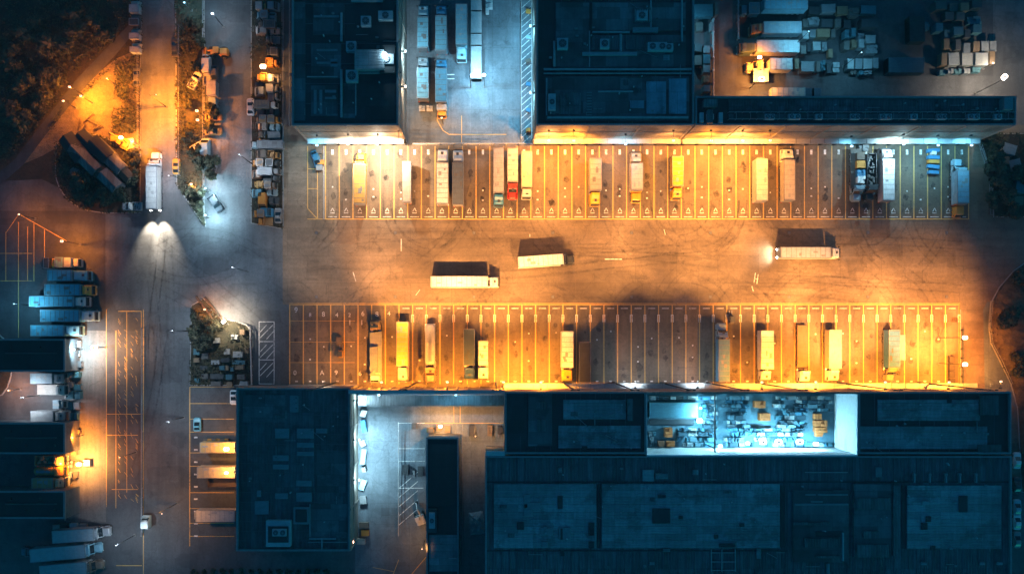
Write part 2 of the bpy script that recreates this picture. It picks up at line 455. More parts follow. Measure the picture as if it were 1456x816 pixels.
def truck(cx, cy, length, head, label, tcol, ccol, cab=17, style='euro', body='box', gap=3, group='articulated trucks', W=2.75,
          top=4.0, lit=False, cab_group=None, nocab=False, second=None, name='semi_truck', cat='truck', zt=0):
    """length and cab in photo pixels"""
    root = place(name, cx, cy, head, label, cat, group)
    L = px2m(length); cl = 0 if nocab else px2m(cab); gp = 0 if nocab else px2m(gap)
    tl = L - cl - gp
    tm = paint(tcol) if not isinstance(tcol, bpy.types.Material) else tcol
    cm = paint(ccol, .35) if ccol else None
    tx = -L/2 + tl/2
    tk = {'box': 'cargo_box', 'tank': 'tank', 'flat': 'flatbed', 'skip': 'open_body'}[body]
    t = put(tk, cargo_mesh(tl, W, 1.15, top, tm, body), root, (tx, 0, 0))
    if body == 'box':
        put('rear_door', slab('rear_door', (.05, W-.25, top-1.4), M['steel'], .01), t, (-tl/2-.01, 0, (top+1.15)/2))
        if tl > 9 and (int(cx) % 3 == 0):
            put('cooling_unit', slab('cooling_unit', (.55, 1.7, 1.3), M['steel'], .08), t, (tl/2+.2, 0, 3.0))
    for s in (-1, 1):
        put('tail_light', slab('tail_light', (.05, .3, .15), M['taillight'], .01), t, (-tl/2-.05, s*(W/2-.3), 1.0))
        put('side_skirt', slab('side_skirt', (round(tl*.45, 2), .04, .5), M['darksteel'], .01), t, (0, s*(W/2-.05), .85))
    put('chassis', chassis_mesh(-L/2+.3, L/2-.6), root)
    put('mudguard', slab('mudguard', (3.2, W-.1, .05), M['darksteel'], .01), root, (-L/2+2.4, 0, 1.08))
    ax = [-L/2+1.2, -L/2+2.45, -L/2+3.7] if tl > 9 else [-L/2+1.4, -L/2+2.6]
    wheels(root, ax, W/2-.25)
    if not nocab:
        xc = L/2 - cl/2
        tractor(root, xc, cl, style, cm, lit)
        wheels(root, [L/2-.95 if style == 'euro' else L/2-.9], 1.0)
        wheels(root, [L/2-cl-.7, L/2-cl-1.9], 1.02)
        if gp > .4:
            put('fifth_wheel', slab('fifth_wheel', (1.2, 1.1, .12), M['darksteel'], .03), root, (L/2-cl-1.1, 0, 1.07))
            put('air_line', cached(('airline',), lambda: _tube('air_line', (-.5, .2, 1.7), (.5, -.2, 1.9), .05, M['rubber'], 6)), root, (L/2-cl-gp/2, 0, 0))
    else:
        for s in (-1, 1):
            put('landing_leg', slab('landing_leg', (.15, .15, 1.1), M['steel'], .02), root, (L/2-2.2, s*.8, .56))
    return root

def boxtruck(cx, cy, length, head, label, bcol, ccol, cab=10, group=None, W=2.3, top=3.1, body='box', name='box_truck', cat='box truck', rows=True):
    root = place(name, cx, cy, head, label, cat, group, top)
    L = px2m(length, top); cl = px2m(cab, top); bl = L-cl-.25
    put({'box': 'cargo_box', 'flat': 'flatbed', 'skip': 'open_body', 'tank': 'tank'}[body], cargo_mesh(bl, W, .95, top, paint(bcol), body), root, (-L/2+bl/2, 0, 0))
    def cf():
        mb = MB()
        mb.stack([(.4, -cl/2, cl/2, W/2-.15, .2), (1.3, -cl/2, cl/2, W/2-.1, .25), (1.4, -cl/2, cl/2-.08, W/2-.12, .25), (2.15, -cl/2, cl/2-.45, W/2-.2, .3), (2.3, -cl/2+.05, cl/2-.65, W/2-.35, .3)], paint(ccol, .35))
        return mb.mesh('cab')
    c = put('cab', cached(('bcab', round(cl, 2), W, tuple(ccol)), cf), root, (L/2-cl/2, 0, 0))
    def wf():
        mb = MB(); w = W/2-.3
        mb.rings([[(cl/2-.08, -w, 1.45), (cl/2, -w, 1.45), (cl/2, w, 1.45), (cl/2-.08, w, 1.45)], [(cl/2-.44, -w, 2.1), (cl/2-.36, -w, 2.13), (cl/2-.36, w, 2.13), (cl/2-.44, w, 2.1)]], M['glass'])
        return mb.mesh('windshield')
    put('windshield', cached(('bws', round(cl, 2), W), wf), c)
    for s in (-1, 1):
        put('mirror', slab('mirror', (.15, .2, .4), M['darksteel'], .03), c, (cl/2-.3, s*(W/2+.08), 1.7))
        put('headlight', slab('headlight', (.05, .3, .2), M['headoff'], .02), c, (cl/2+.005, s*(W/2-.4), .8))
    put('chassis', chassis_mesh(-L/2+.2, L/2-.5), root)
    wheels(root, [-L/2+1.3, L/2-.85], W/2-.22, .4, .26)
    return root

def car(cx, cy, head, label, c, kind='car', group=None, cat=None, name=None, L=4.6):
    root = place(name or {'car': 'parked_car', 'van': 'delivery_van', 'pickup': 'pickup_truck'}[kind], cx, cy, head, label, cat or {'car': 'car', 'van': 'van', 'pickup': 'pickup'}[kind], group, 1.5)
    pm = paint(c, .25)
    def f():
        mb = MB(); W = .92; h = L/2
        if kind == 'car':
            mb.stack([(.25, -h+.1, h-.1, W-.08, .35), (.5, -h, h, W, .45), (.8, -h+.02, h-.05, W, .5), (.95, -h+.15, h-.35, W-.08, .5)], pm, seg=4)
            mb.stack([(.93, -h+.5, h-1.1, W-.12, .35), (1.38, -h+1.1, h-2.0, W-.28, .3), (1.45, -h+1.3, h-2.2, W-.4, .3)], pm)
        elif kind == 'van':
            W = 1.0
            mb.stack([(.3, -h, h, W, .2), (1.0, -h, h-.02, W, .3), (1.25, -h, h-.5, W, .3), (2.0, -h, h-1.2, W-.06, .25), (2.2, -h+.05, h-1.4, W-.15, .3)], pm)
            for i in range(6): mb.box(-h+.4+i*.55, -.8, 2.19, -h+.46+i*.55, .8, 2.225, pm)
        else:
            W = .98
            mb.stack([(.4, -.1, h, W, .3), (.85, -.1, h, W, .35), (1.1, -.1, h-.3, W-.05, .35)], pm)
            mb.stack([(1.08, -.1, h-1.2, W-.1, .2), (1.65, .1, h-1.8, W-.22, .25), (1.75, .2, h-1.95, W-.3, .25)], pm)
            mb.box(-h, -W, .5, -.12, W, .62, pm)
            for s in (-1, 1): mb.box(-h, s*(W-.05)-.05, .62, -.12, s*(W-.05)+.05, 1.15, pm)
            mb.box(-h-.02, -W, .6, -h+.08, W, 1.12, pm)
        return mb.mesh('body')
    put('body', cached(('carbody', kind, tuple(c), L), f), root)
    rear = 0
    def gl():
        mb = MB(); h = L/2
        if kind == 'car':
            for a, b2, zz in (((h-1.12, h-1.98, 0), (-h+.5, -h+1.08, 1))[rear],):
                d = .05 if zz == 0 else -.05
                mb.rings([[(a+d, -.66, .97), (a+d*.2, -.66, .96), (a+d*.2, .66, .96), (a+d, .66, .97)][::1],
                          [(b2+d, -.56, 1.37), (b2+d*.2, -.56, 1.36), (b2+d*.2, .56, 1.36), (b2+d, .56, 1.37)]], M['glass'])
        elif kind == 'van':
            mb.rings([[(h-.55, -.85, 1.27), (h-.45, -.85, 1.27), (h-.45, .85, 1.27), (h-.55, .85, 1.27)], [(h-1.2, -.8, 1.97), (h-1.1, -.8, 1.98), (h-1.1, .8, 1.98), (h-1.2, .8, 1.97)]], M['glass'])
        else:
            mb.rings([[(h-1.25, -.78, 1.12), (h-1.15, -.78, 1.12), (h-1.15, .78, 1.12), (h-1.25, .78, 1.12)], [(h-1.8, -.7, 1.62), (h-1.7, -.7, 1.63), (h-1.7, .7, 1.63), (h-1.8, .7, 1.62)]], M['glass'])
        return mb.mesh('windshield')
    put('windshield', cached(('glass', kind, L), gl), root)
    if kind == 'car':
        rear = 1; put('rear_window', cached(('rglass', kind, L), gl), root)
    wheels(root, [-L/2+.85, L/2-.85], .82, .34, .22)
    return root

# ------------------------------------------------------------------ goods
def crate(x, y, z, sx, sy, sz, c, label, group, rz=0, kind='crate', name=None):
    """a slatted crate or a wrapped pallet at world x, y, standing at height z"""
    root = empty(name or {'crate': 'wooden_crate', 'pallet': 'loaded_pallet', 'container': 'shipping_container', 'slab': 'flat_pack_stack'}[kind], (x, y, z), rz, label,
                 {'crate': 'crate', 'pallet': 'pallet', 'container': 'container', 'slab': 'stack'}[kind], group)
    pm = paint(c, .6)
    if kind == 'container':
        def f():
            mb = MB(); mb.bbox(-sx/2, -sy/2, .02, sx/2, sy/2, sz, pm, .05)
            n = int(sx/.32)
            for i in range(n):
                xx = -sx/2+.15+i*(sx-.3)/max(1, n-1); mb.box(xx-.06, -sy/2-.03, .2, xx+.06, sy/2+.03, sz+.04, pm)
            for a in (-sx/2, sx/2-.12): mb.box(a, -sy/2-.05, 0, a+.12, sy/2+.05, sz+.07, pm)
            return mb.mesh('box')
        put('container_box', cached(('cont', sx, sy, sz, tuple(c)), f), root)
        put('door_panel', slab('door_panel', (.05, round(sy-.3, 2), round(sz-.35, 2)), M['steel'], .01), root, (sx/2+.03, 0, sz/2))
    elif kind == 'crate':
        def f():
            mb = MB(); mb.box(-sx/2, -sy/2, .12, sx/2, sy/2, sz, pm)
            n = max(2, int(sx/.28))
            for i in range(n):
                xx = -sx/2+i*sx/n; mb.box(xx+.015, -sy/2-.02, sz, xx+sx/n-.015, sy/2+.02, sz+.04, pm)
            for yy in (-sy/2, 0, sy/2-.12): mb.box(-sx/2-.03, yy, sz+.04, sx/2+.03, yy+.12, sz+.08, pm)
            return mb.mesh('crate_body')
        put('crate_body', cached(('crate', sx, sy, sz, tuple(c)), f), root)
        put('skid', cached(('skid', sx, sy), lambda: _skid(sx, sy)), root)
    elif kind == 'pallet':
        def f():
            mb = MB(); rr = random.Random(int(sx*37+sy*91+sz*13)); nx = max(2, int(sx/.6)); ny = max(2, int(sy/.6))
            for i in range(nx):
                for j in range(ny):
                    h = sz - (rr.random() < .2)*.35 - rr.random()*.04
                    mb.bbox(-sx/2+i*sx/nx+.015, -sy/2+j*sy/ny+.015, .14, -sx/2+(i+1)*sx/nx-.015, -sy/2+(j+1)*sy/ny-.015, h, pm, .03)
            return mb.mesh('cartons')
        put('cartons', cached(('pal', sx, sy, sz, tuple(c)), f), root)
        put('skid', cached(('skid', sx, sy), lambda: _skid(sx, sy)), root)
    else:
        def f():
            mb = MB(); n = 5; rr = random.Random(3)
            for i in range(n):
                o = rr.uniform(-.06, .06)
                mb.bbox(-sx/2+o, -sy/2+o, .1+i*sz/n*.95, sx/2+o, sy/2+o, .1+(i+1)*sz/n*.95-.05, pm, .03)
            return mb.mesh('sheets')
        put('sheets', cached(('slab', sx, sy, sz, tuple(c)), f), root)
    return root
def _skid(sx, sy):
    mb = MB()
    for yy in (-sy/2+.03, -.06, sy/2-.15): mb.box(-sx/2+.02, yy, 0, sx/2-.02, yy+.12, .12, M['pallet'])
    return mb.mesh('skid')
M['bow_mid'] = paint((.13, .13, .13), .6)
M['bow'] = paint((.36, .36, .35), .6)
M['pole'] = paint((.03, .032, .035), .7)
M['pallet'] = paint((.28, .2, .12), .85)

# ------------------------------------------------------------------ lamps
WARM = (1, .415, .10); DEEP = (1, .33, .025); WHITE = (1, .80, .58); COOL = (.72, .86, 1); CYAN = (.2, .68, 1.0); ICE = (.5, .84, 1.0)
_em = {}
def emat(c, s):
    k = (c, s)
    if k not in _em: _em[k] = emit('lit_lens', tuple(min(1, x*.7+.3) for x in c), s)
    return _em[k]
LSCALE = 1.0
def light(parent, loc, c, kw, spot=None, aim=None, rad=.25, blend=.6):
    ld = bpy.data.lights.new('bulb', 'SPOT' if spot else 'POINT')
    ld.color = c; ld.energy = kw*1000*LSCALE; ld.shadow_soft_size = rad
    if spot: ld.spot_size = math.radians(spot); ld.spot_blend = blend
    o = bpy.data.objects.new('bulb', ld); col.objects.link(o); o.parent = parent; o.location = loc
    if spot:
        d = Vector(aim) if aim else Vector((0, 0, -1))
        o.rotation_euler = d.to_track_quat('-Z', 'Y').to_euler()
    return o
def lamp_head(root, loc, c, es=14, size=.5, ang=0):
    if size < .4: es = 4
    cap = put('lamp_head', cached(('cap', size), lambda: _cap(size)), root, loc, ang)
    put('lens', cached(('lens', size, c, es), lambda: _lens(size, emat(c, es))), cap)
    return cap
def _cap(s):
    mb = MB(); mb.stack([(.18, -s*.5, s*.5, s*.35, s*.2), (.3, -s*.4, s*.4, s*.28, s*.15)], M['darksteel']); return mb.mesh('lamp_cap')
def _lens(s, m):
    mb = MB(); mb.stack([(-.12, -s*.6, s*.6, s*.45, s*.3), (.0, -s, s, s*.7, s*.5), (.16, -s*.95, s*.95, s*.68, s*.45), (.22, -s*.6, s*.6, s*.4, s*.3)], m, seg=4); return mb.mesh('lens')

def street_lamp(px, py, z, c, kw, label, arm=(0, 0), spot=None, aim=None, es=14, size=.5, group=None, rad=.25):
    spot = None if spot == 0 else spot or (152 if kw > 1.5 else None)
    """px, py: where the photo shows the lamp head; z: its height; arm: metres from pole to head"""
    p = g(px, py, z); base = Vector((p.x-arm[0], p.y-arm[1], 0))
    root = empty('street_lamp', base, 0, label, 'street lamp', group)
    mb = MB(); mb.tube((0, 0, 0), (0, 0, z), .1, M['pole'], 8, .06); mb.box(-.25, -.25, 0, .25, .25, .25, M['kerb2']); mb.build('pole', root)
    if arm != (0, 0):
        mb = MB(); mb.tube((0, 0, z-.6), (arm[0], arm[1], z+.1), .05, M['pole'], 6); mb.build('arm', root)
    lamp_head(root, (arm[0], arm[1], z), c, es, size, math.atan2(arm[1], arm[0]) if arm != (0, 0) else 0)
    light(root, (arm[0], arm[1], z-.55), c, kw, spot, aim, rad)
    return root
def wall_lamp(gx, gy, z, dirn, c, kw, label, arm=1.6, spot=None, aim=None, es=14, size=.4, group=None, rad=.25):
    """gx, gy: world position on the wall; dirn: unit vector away from the wall"""
    root = empty('wall_floodlight', (gx, gy, z), 0, label, 'floodlight', group)
    d = Vector(dirn)
    mb = MB(); mb.box(-.2, -.2, -.3, .2, .2, .3, M['darksteel'], Matrix.Translation(d*.12)); mb.tube((0, 0, 0), d*arm + Vector((0, 0, .2)), .06, M['steel'], 6); mb.build('bracket', root)
    e = d*arm
    lamp_head(root, (e.x, e.y, .15), c, es, size, math.atan2(e.y, e.x)+PI/2)
    light(root, (e.x, e.y, -.45), c, kw, spot, aim, rad)
    return root

# ------------------------------------------------------------------ plants
def leaf_mats(tag_, cols):
    out = []
    for i, c in enumerate(cols):
        m, nt, b = new_mat('leaf_' + tag_)
        P = coords(nt)
        cc = mul(nt, c, noise(nt, P, 1.2, 4), .55, 1.5)
        nt.links.new(cc, b.inputs['Base Color']); b.inputs['Roughness'].default_value = .8
        out.append(m)
    return out
LEAF = leaf_mats('green', [(.022, .028, .011), (.04, .04, .017), (.013, .016, .007), (.06, .05, .024)])
def crown_mesh(seed, n, rx=1.0, rz=.8, ls=.16, lobes=9):
    """leaf clumps around uneven lobes, unit radius"""
    def f():
        rr = random.Random(seed); mb = MB()
        L = []
        for i in range(lobes):
            a = rr.uniform(0, 2*PI); d = rr.uniform(.15, .75); z = rr.uniform(.1, .8)*rz
            L.append((Vector((math.cos(a)*d*rx, math.sin(a)*d, z)), rr.uniform(.22, .45)))
        for i in range(n):
            c, r = rr.choice(L)
            d = Vector((rr.gauss(0, 1), rr.gauss(0, 1), rr.gauss(0, 1))).normalized()*r*rr.uniform(.6, 1.05)
            p = c+d; s = ls*rr.uniform(.5, 1.3)
            u = Vector((rr.gauss(0, 1), rr.gauss(0, 1), rr.gauss(0, .5))).normalized(); w = (d.cross(u)); w = w.normalized() if w.length > 1e-4 else u.orthogonal()
            mb.add([p-u*s, p+w*s*.5, p+u*s, p-w*s*.5], [(0, 1, 2, 3)], LEAF[min(3, int(rr.random()**1.3*4))])
        return mb.mesh('crown')
    return cached(('crown', seed, n, rx, rz, ls), f)
def tree(px, py, r, h, label, seed, group, n=1500, name='tree', cat='tree', zc=None):
    p = g(px, py, h*.6); p.z = 0
    root = empty(name, p, R.uniform(0, 6), label, cat, group)
    def tf():
        rr = random.Random(seed+5); mb = MB()
        mb.tube((0, 0, 0), (.1, .05, h*.45), .22*r/3+.08, M['bark'], 8, .12*r/3+.05)
        for i in range(6):
            a = i*1.05+rr.random(); mb.tube((.05, .03, h*(.25+.05*i/2)), (math.cos(a)*r*.6, math.sin(a)*r*.6, h*(.5+rr.random()*.3)), .09*r/3+.03, M['bark'], 6, .03)
        return mb.mesh('trunk')
    put('trunk', cached(('trunk', seed, round(r, 1), round(h, 1)), tf), root)
    o = put('crown', crown_mesh(seed, n, 1, .8, .16 if r > 2 else .2), root, (0, 0, h*.3))
    o.scale = (r, r, h*.75)
    return root
def shrub(px, py, r, h, label, seed, group, n=500):
    p = g(px, py, 0)
    root = empty('shrub', p, R.uniform(0, 6), label, 'shrub', group)
    mb = MB()
    for i in range(5):
        a = i*1.3; mb.tube((0, 0, 0), (math.cos(a)*r*.4, math.sin(a)*r*.4, h*.6), .04, M['bark'], 5, .02)
    mb.build('stem', root)
    o = put('foliage', crown_mesh(seed, n, 1, .8, .2), root, (0, 0, 0)); o.scale = (r, r, h)
    return root
M['bark'] = paint((.09, .065, .045), .9)
def undergrowth(name, polys, n, label, kind='stuff', s=.28, hmax=.7, seed=1):
    """low leaves scattered over ground polygons given in pixels"""
    rr = random.Random(seed); mb = MB()
    for poly, cnt in polys:
        xs = [p[0] for p in poly]; ys = [p[1] for p in poly]; k = 0; t = 0
        while k < cnt and t < cnt*6:
            t += 1
            x = rr.uniform(min(xs), max(xs)); y = rr.uniform(min(ys), max(ys))
            if not inside(x, y, poly): continue
            w = math.sin(x*.21+seed)*math.cos(y*.17)+math.sin(x*.05+y*.09+seed*2)
            if w < rr.uniform(-1.3, .6): continue
            k += 1
            p = g(x, y); hh = hmax*rr.random()**1.5*(1.2+w*.5)
            u = Vector((rr.gauss(0, 1), rr.gauss(0, 1), rr.gauss(0, .6))).normalized()*s*rr.uniform(.5, 1.4)
            w2 = u.cross(Vector((rr.gauss(0, .4), rr.gauss(0, .4), 1))).normalized()*s*rr.uniform(.3, .8)
            q = Vector((p.x, p.y, .2+hh))
            mb.add([q-u, q+w2, q+u, q-w2], [(0, 1, 2, 3)], rr.choice(LEAF))
    o = mb.build(name); tag(o, label, 'undergrowth', None, kind); return o
def inside(x, y, poly):
    c = False; n = len(poly)
    for i in range(n):
        x1, y1 = poly[i]; x2, y2 = poly[(i+1) % n]
        if (y1 > y) != (y2 > y) and x < (x2-x1)*(y-y1)/(y2-y1)+x1: c = not c
    return c
def hedge_tag(o): return o
# ------------------------------------------------------------------ ground
def sheet(name, polys, z, mat):
    mb = MB()
    for k, poly in enumerate(polys):
        mb.poly(ccw([tuple(g(*p)[:2]) for p in poly]), z, mat)
    o = mb.build(name); tag(o, kind='structure'); return o
def R4(x0, y0, x1, y1): return [(x0, y0), (x1, y0), (x1, y1), (x0, y1)]
sheet('ground', [R4(-2500, -2500, 4500, 3500)], 0, M['lot'])
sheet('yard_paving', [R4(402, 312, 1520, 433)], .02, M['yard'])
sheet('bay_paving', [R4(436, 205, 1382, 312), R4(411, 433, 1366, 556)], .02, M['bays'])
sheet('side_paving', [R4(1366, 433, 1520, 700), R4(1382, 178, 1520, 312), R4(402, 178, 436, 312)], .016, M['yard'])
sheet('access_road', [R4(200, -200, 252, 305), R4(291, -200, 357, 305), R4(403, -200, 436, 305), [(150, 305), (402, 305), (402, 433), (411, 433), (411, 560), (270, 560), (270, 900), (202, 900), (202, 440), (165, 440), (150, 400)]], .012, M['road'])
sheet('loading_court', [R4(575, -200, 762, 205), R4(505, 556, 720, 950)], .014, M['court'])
sheet('north_lane', [R4(1015, -200, 1048, 178), R4(1048, 108, 1412, 178), R4(1412, -200, 1520, 178)], .012, M['lot'])
M['scuff'] = asphalt('scuffed_dockside', (.15, .14, .13), (3.2, .16), None, var=.4, patch=False, rot=math.radians(-22))
sheet('dockside_strip', [R4(94, 470, 151, 742)], .022, M['scuff'])
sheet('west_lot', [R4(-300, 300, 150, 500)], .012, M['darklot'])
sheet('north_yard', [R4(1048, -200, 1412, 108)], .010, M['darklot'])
sheet('hillside', [[(-300, -300), (199, -300), (199, 302), (150, 302), (120, 285), (60, 255), (-300, 270)]], .03, M['soil'])
sheet('bare_ground', [[(30, 235), (60, 190), (92, 140), (130, 112), (165, 84), (198, 70), (198, 215), (175, 212), (150, 196), (118, 186), (95, 196), (78, 212), (60, 222)]], .05, M['dirt'])
sheet('dirt_track', [[(-20, 262), (22, 226), (60, 176), (110, 112), (160, 60), (197, 22), (197, 40), (165, 78), (118, 128), (70, 186), (32, 236), (-20, 280)]], .07, M['darklot'])

M['mound'] = soil('mound_earth', (.05, .035, .02), (.17, .12, .07), .3)
def island(name, pts, mat, h=.16, kw=.25):
    """kerbed island: kerb ring and planted top"""
    P = ccw([tuple(g(*p)[:2]) for p in pts]); n = len(P)
    mb = MB(); inner = []
    for i in range(n):
        a, b, c = Vector(P[i-1]), Vector(P[i]), Vector(P[(i+1) % n])
        d1 = (b-a).normalized(); d2 = (c-b).normalized(); nn = Vector((-(d1+d2).y, (d1+d2).x))
        nn = nn.normalized() if nn.length > 1e-4 else Vector((-d1.y, d1.x))
        inner.append(tuple(b+nn*kw))
    mb.prism(P, 0, h, M['kerb'])
    mb.poly(inner, h+.02, mat)
    o = mb.build(name); tag(o, kind='structure'); return o
def arc(cx, cy, r, a0, a1, n=10, ry=None):
    return [(cx+r*math.cos(math.radians(a0+(a1-a0)*i/n)), cy+(ry or r)*math.sin(math.radians(a0+(a1-a0)*i/n))) for i in range(n+1)]
V_NW = [(80, 205), (100, 190), (140, 192), (200, 214), (200, 303), (150, 304)] + arc(140, 240, 62, 95, 175, 8)
V1 = [(249, -100), (291, -100), (291, 300), (293, 323), (282, 310), (262, 280), (251, 262)]
V2 = [(357, -100), (401, -100), (403, 326), (357, 318)]
V3 = [(272, 434), (290, 424), (318, 452), (345, 459), (352, 462), (357, 470), (359, 548), (270, 548)]
V4 = [(1387, 190), (1530, 190), (1530, 309), (1412, 309), (1410, 250)]
V5 = [(1530, 345), (1475, 360), (1440, 385), (1420, 408), (1408, 430), (1406, 465), (1408, 488), (1420, 512), (1436, 545), (1446, 580), (1452, 700), (1530, 700)]
island('roundabout_ground', V_NW, M['soil'])
island('verge_ground', V1, M['grassy']); island('verge_ground', V2, M['soil'])
island('verge_ground', V3, M['grassy']); island('verge_ground', V4, M['soil']); island('verge_ground', V5, M['grassy'])
sheet('footpath', [[(1404, 428), (1408, 430), (1406, 465), (1408, 488), (1420, 512), (1438, 545), (1446, 580), (1400, 552), (1398, 440)]], .03, M['court'])
island('verge_ground', [(-60, 480)] + arc(-10, 520, 28, -70, 60, 6, 48) + [(-60, 580)], M['soil'])

# earth mound on the east island
cxm, cym = 1478, 475
mb = MB(); P0 = [g(*p) for p in V5]; C0 = g(cxm, cym); rr = random.Random(9)
fine = []
for i in range(len(P0)):
    a, b = P0[i], P0[(i+1) % len(P0)]
    for k in range(4): fine.append(a.lerp(b, k/4))
rs = []
for f, h in ((.97, .14), (.9, .7), (.8, 1.5), (.66, 2.3), (.5, 2.9), (.3, 3.2), (.08, 3.3)):
    rs.append([tuple(C0+(p-C0)*f*(1+rr.uniform(-.025, .025))+Vector((0, 0, h*rr.uniform(.8, 1.2)))) for p in (fine if ccw([tuple(q[:2]) for q in fine])[0] == tuple(fine[0][:2]) else fine[::-1])])
mb.rings(rs, M['mound'], caps=False, smooth=True); o = mb.build('earth_mound'); tag(o, kind='structure')

# ------------------------------------------------------------------ painted markings
def marks(name, rects, mat, z=.035):
    mb = MB()
    for r in rects:
        if len(r) == 4:
            x0, y0, x1, y1 = r; pts = [g(x0, y1), g(x1, y1), g(x1, y0), g(x0, y0)]
        else:          # slanted: x0,y0,x1,y1,width px
            x0, y0, x1, y1, w = r; a = g(x0, y0); b = g(x1, y1); d = (b-a).normalized(); nn = Vector((-d.y, d.x, 0))*w*S/2
            pts = [a-nn, b-nn, b+nn, a+nn]
        mb.add([(p.x, p.y, z) for p in pts], [(0, 1, 2, 3)], mat)
    o = mb.build(name); tag(o, kind='structure'); return o
# top row: bays 19.45 px apart
PW = 19.45
yl = []; wl = []
TX = [463 + PW*i for i in range(48)]
TX = [x for x in TX if x < 1380]
for x in TX: yl.append((x-.62, 208, x+.62, 311.5))
yl += [(463, 311, 1378, 312.2), (437, 208, 438, 296), (437, 296, 452, 312, .9), (451, 240, 452, 311), (438, 240, 452, 240.8), (438, 268, 452, 268.8), (437, 311.2, 463, 312)]
for i, x in enumerate(TX[:-1]):
    c = x+PW/2
    wl.append((c-6, 308, c+6, 308.9))
    wl.append((c-1.6, 213, c+1.6, 220))
    # small triangular bay mark
    wl += [(c-2.5, 301, c+.2, 296, .8), (c+2.6, 301, c+.2, 296, .8), (c-3, 302.5, c+3, 303.4)]
    if i % 3 != 1: wl.append((c-1, 265+(i*7) % 9, c+1, 267+(i*7) % 9))
    if i % 2: wl.append((c-1.4, 278+(i*5) % 7, c+1.2, 280+(i*5) % 7))
# bottom row
BX = [412 + 19.42*i for i in range(50)]
BX = [x for x in BX if x < 1366]
for i, x in enumerate(BX):
    yl.append((x-.65, 433, x+.65, 546))
    if i > 8: wl += [(x-1.8, 448, x-1.0, 458), (x+1.0, 448, x+1.8, 458), (x-1.8, 447.4, x+1.8, 448.2)]
yl += [(411.5, 432.6, 1365, 433.6), (1363.5, 433, 1364.5, 546), (411.5, 431, 1365, 431.6)]
for x0, y in ((412, 456), (412, 486), (412, 515)): yl.append((x0, y, 505, y+.45))
for i, x in enumerate(BX[:-1]):
    c = x+9.7
    if i >= 8: wl.append((c-5, 438, c+5, 438.9))
    wl.append((c-1.8, 541, c+1.8, 542.8))
    if i % 3: wl.append((c-1, 470+(i*11) % 23, c+1, 472+(i*11) % 23))
    if i % 4 == 1: wl.append((c-1.3, 505+(i*5) % 13, c+1, 507+(i*5) % 13))
for x in (497, 514, 530): wl.append((x, 455, x+1, 462))
# worn tracks and arrows in the yard
wl += [(570, 340, 571, 357), (1074, 388, 1072, 402, 1.0), (1078, 390, 1076, 404, 1.0), (1072, 396, 1078, 397), (1069, 407, 1071, 414, .9), (502, 387, 506, 400, 1.0), (753, 333, 753.8, 337),
       (591, 420, 597, 412, .7), (944, 326, 946, 334, .6), (860, 368, 884, 369.2)]
# hatched box west of the bottom row
wl += [(368, 457, 390, 458), (368, 545, 390, 546), (368, 485, 390, 486), (368, 511, 390, 512), (368, 457, 369, 546), (389.3, 457, 390.3, 546)]
for b in (458, 486, 512):
    wl += [(370, b+22, 388, b+4, .9), (370, b+14, 379, b+4, .9), (379, b+24, 389, b+13, .9)]
# west side lanes
yl += [(203.6, 440, 204.4, 900), (269.4, 550, 270.4, 776), (151, 440, 151.7, 720), (168, 442, 201, 443), (164.5, 470, 165.3, 722), (200.6, 442, 201.3, 545), (180, 442, 180.7, 700), (152, 588, 203, 588.8), (152, 618, 196, 618.8), (159, 695, 196, 695.8), (165, 803, 202, 804)]
for k in range(110):     # scuffed hatch strokes in the strip
    yy = R.uniform(446, 716); xx = R.choice((168, 177, 186, 193)); q = R.uniform(3, 7); yl.append((xx, yy, xx+R.uniform(1.5, 4.5), yy+q, R.uniform(.3, .6)))
for y in (549.5, 573, 595, 613.5, 643, 662, 699.5, 722, 743, 761.5): yl.append((270, y, 333, y+.8))
for k in range(10): wl.append((276, 603+k*17.5, 281, 605+k*17.5))
yl += [(0, 360, 46, 360.7), (0, 399, 46, 399.7), (8, 330, 8.8, 400), (26, 316, 26.8, 480), (39, 322, 39.8, 400), (48, 318, 48.8, 400), (63, 326, 63.8, 372), (28, 305, 95, 343, .7), (8, 332, 26, 306, .7)]
# south court
wl += [(566, 600, 566.8, 760), (566, 601, 604, 601.8), (566, 637, 604, 637.8), (566, 655, 604, 655.8), (568, 693, 602, 694)]
for k in range(5): wl.append((567, 738-k*13+8, 594, 715-k*13+8, .9))
yl += [(603, 601, 718, 601.8), (654, 560, 654.7, 602), (645, 560, 645.6, 602), (585, 816, 607, 790, .8), (559, 816, 567, 795, .8), (530, 806, 560, 812, .6)]
# north court and ramp by the middle warehouse
yl += [(622, 172, 630, 186, .8), (630, 186, 638, 191, .8), (638, 191, 720, 192), (621.5, 150, 622.3, 172), (656, 165, 656.7, 203)]
wl += [(636, 106, 646, 107), (636, 112, 646, 113)]
for k in range(22):
    wl.append((741.5, 12+k*9.2-60*0, 755, 0+k*9.2, .9))
wl += [(740.5, -20, 741.3, 198), (755.5, -20, 756.3, 198)]
marks('yellow_markings', yl, M['yellow'])
marks('white_markings', wl, M['white'], .045)
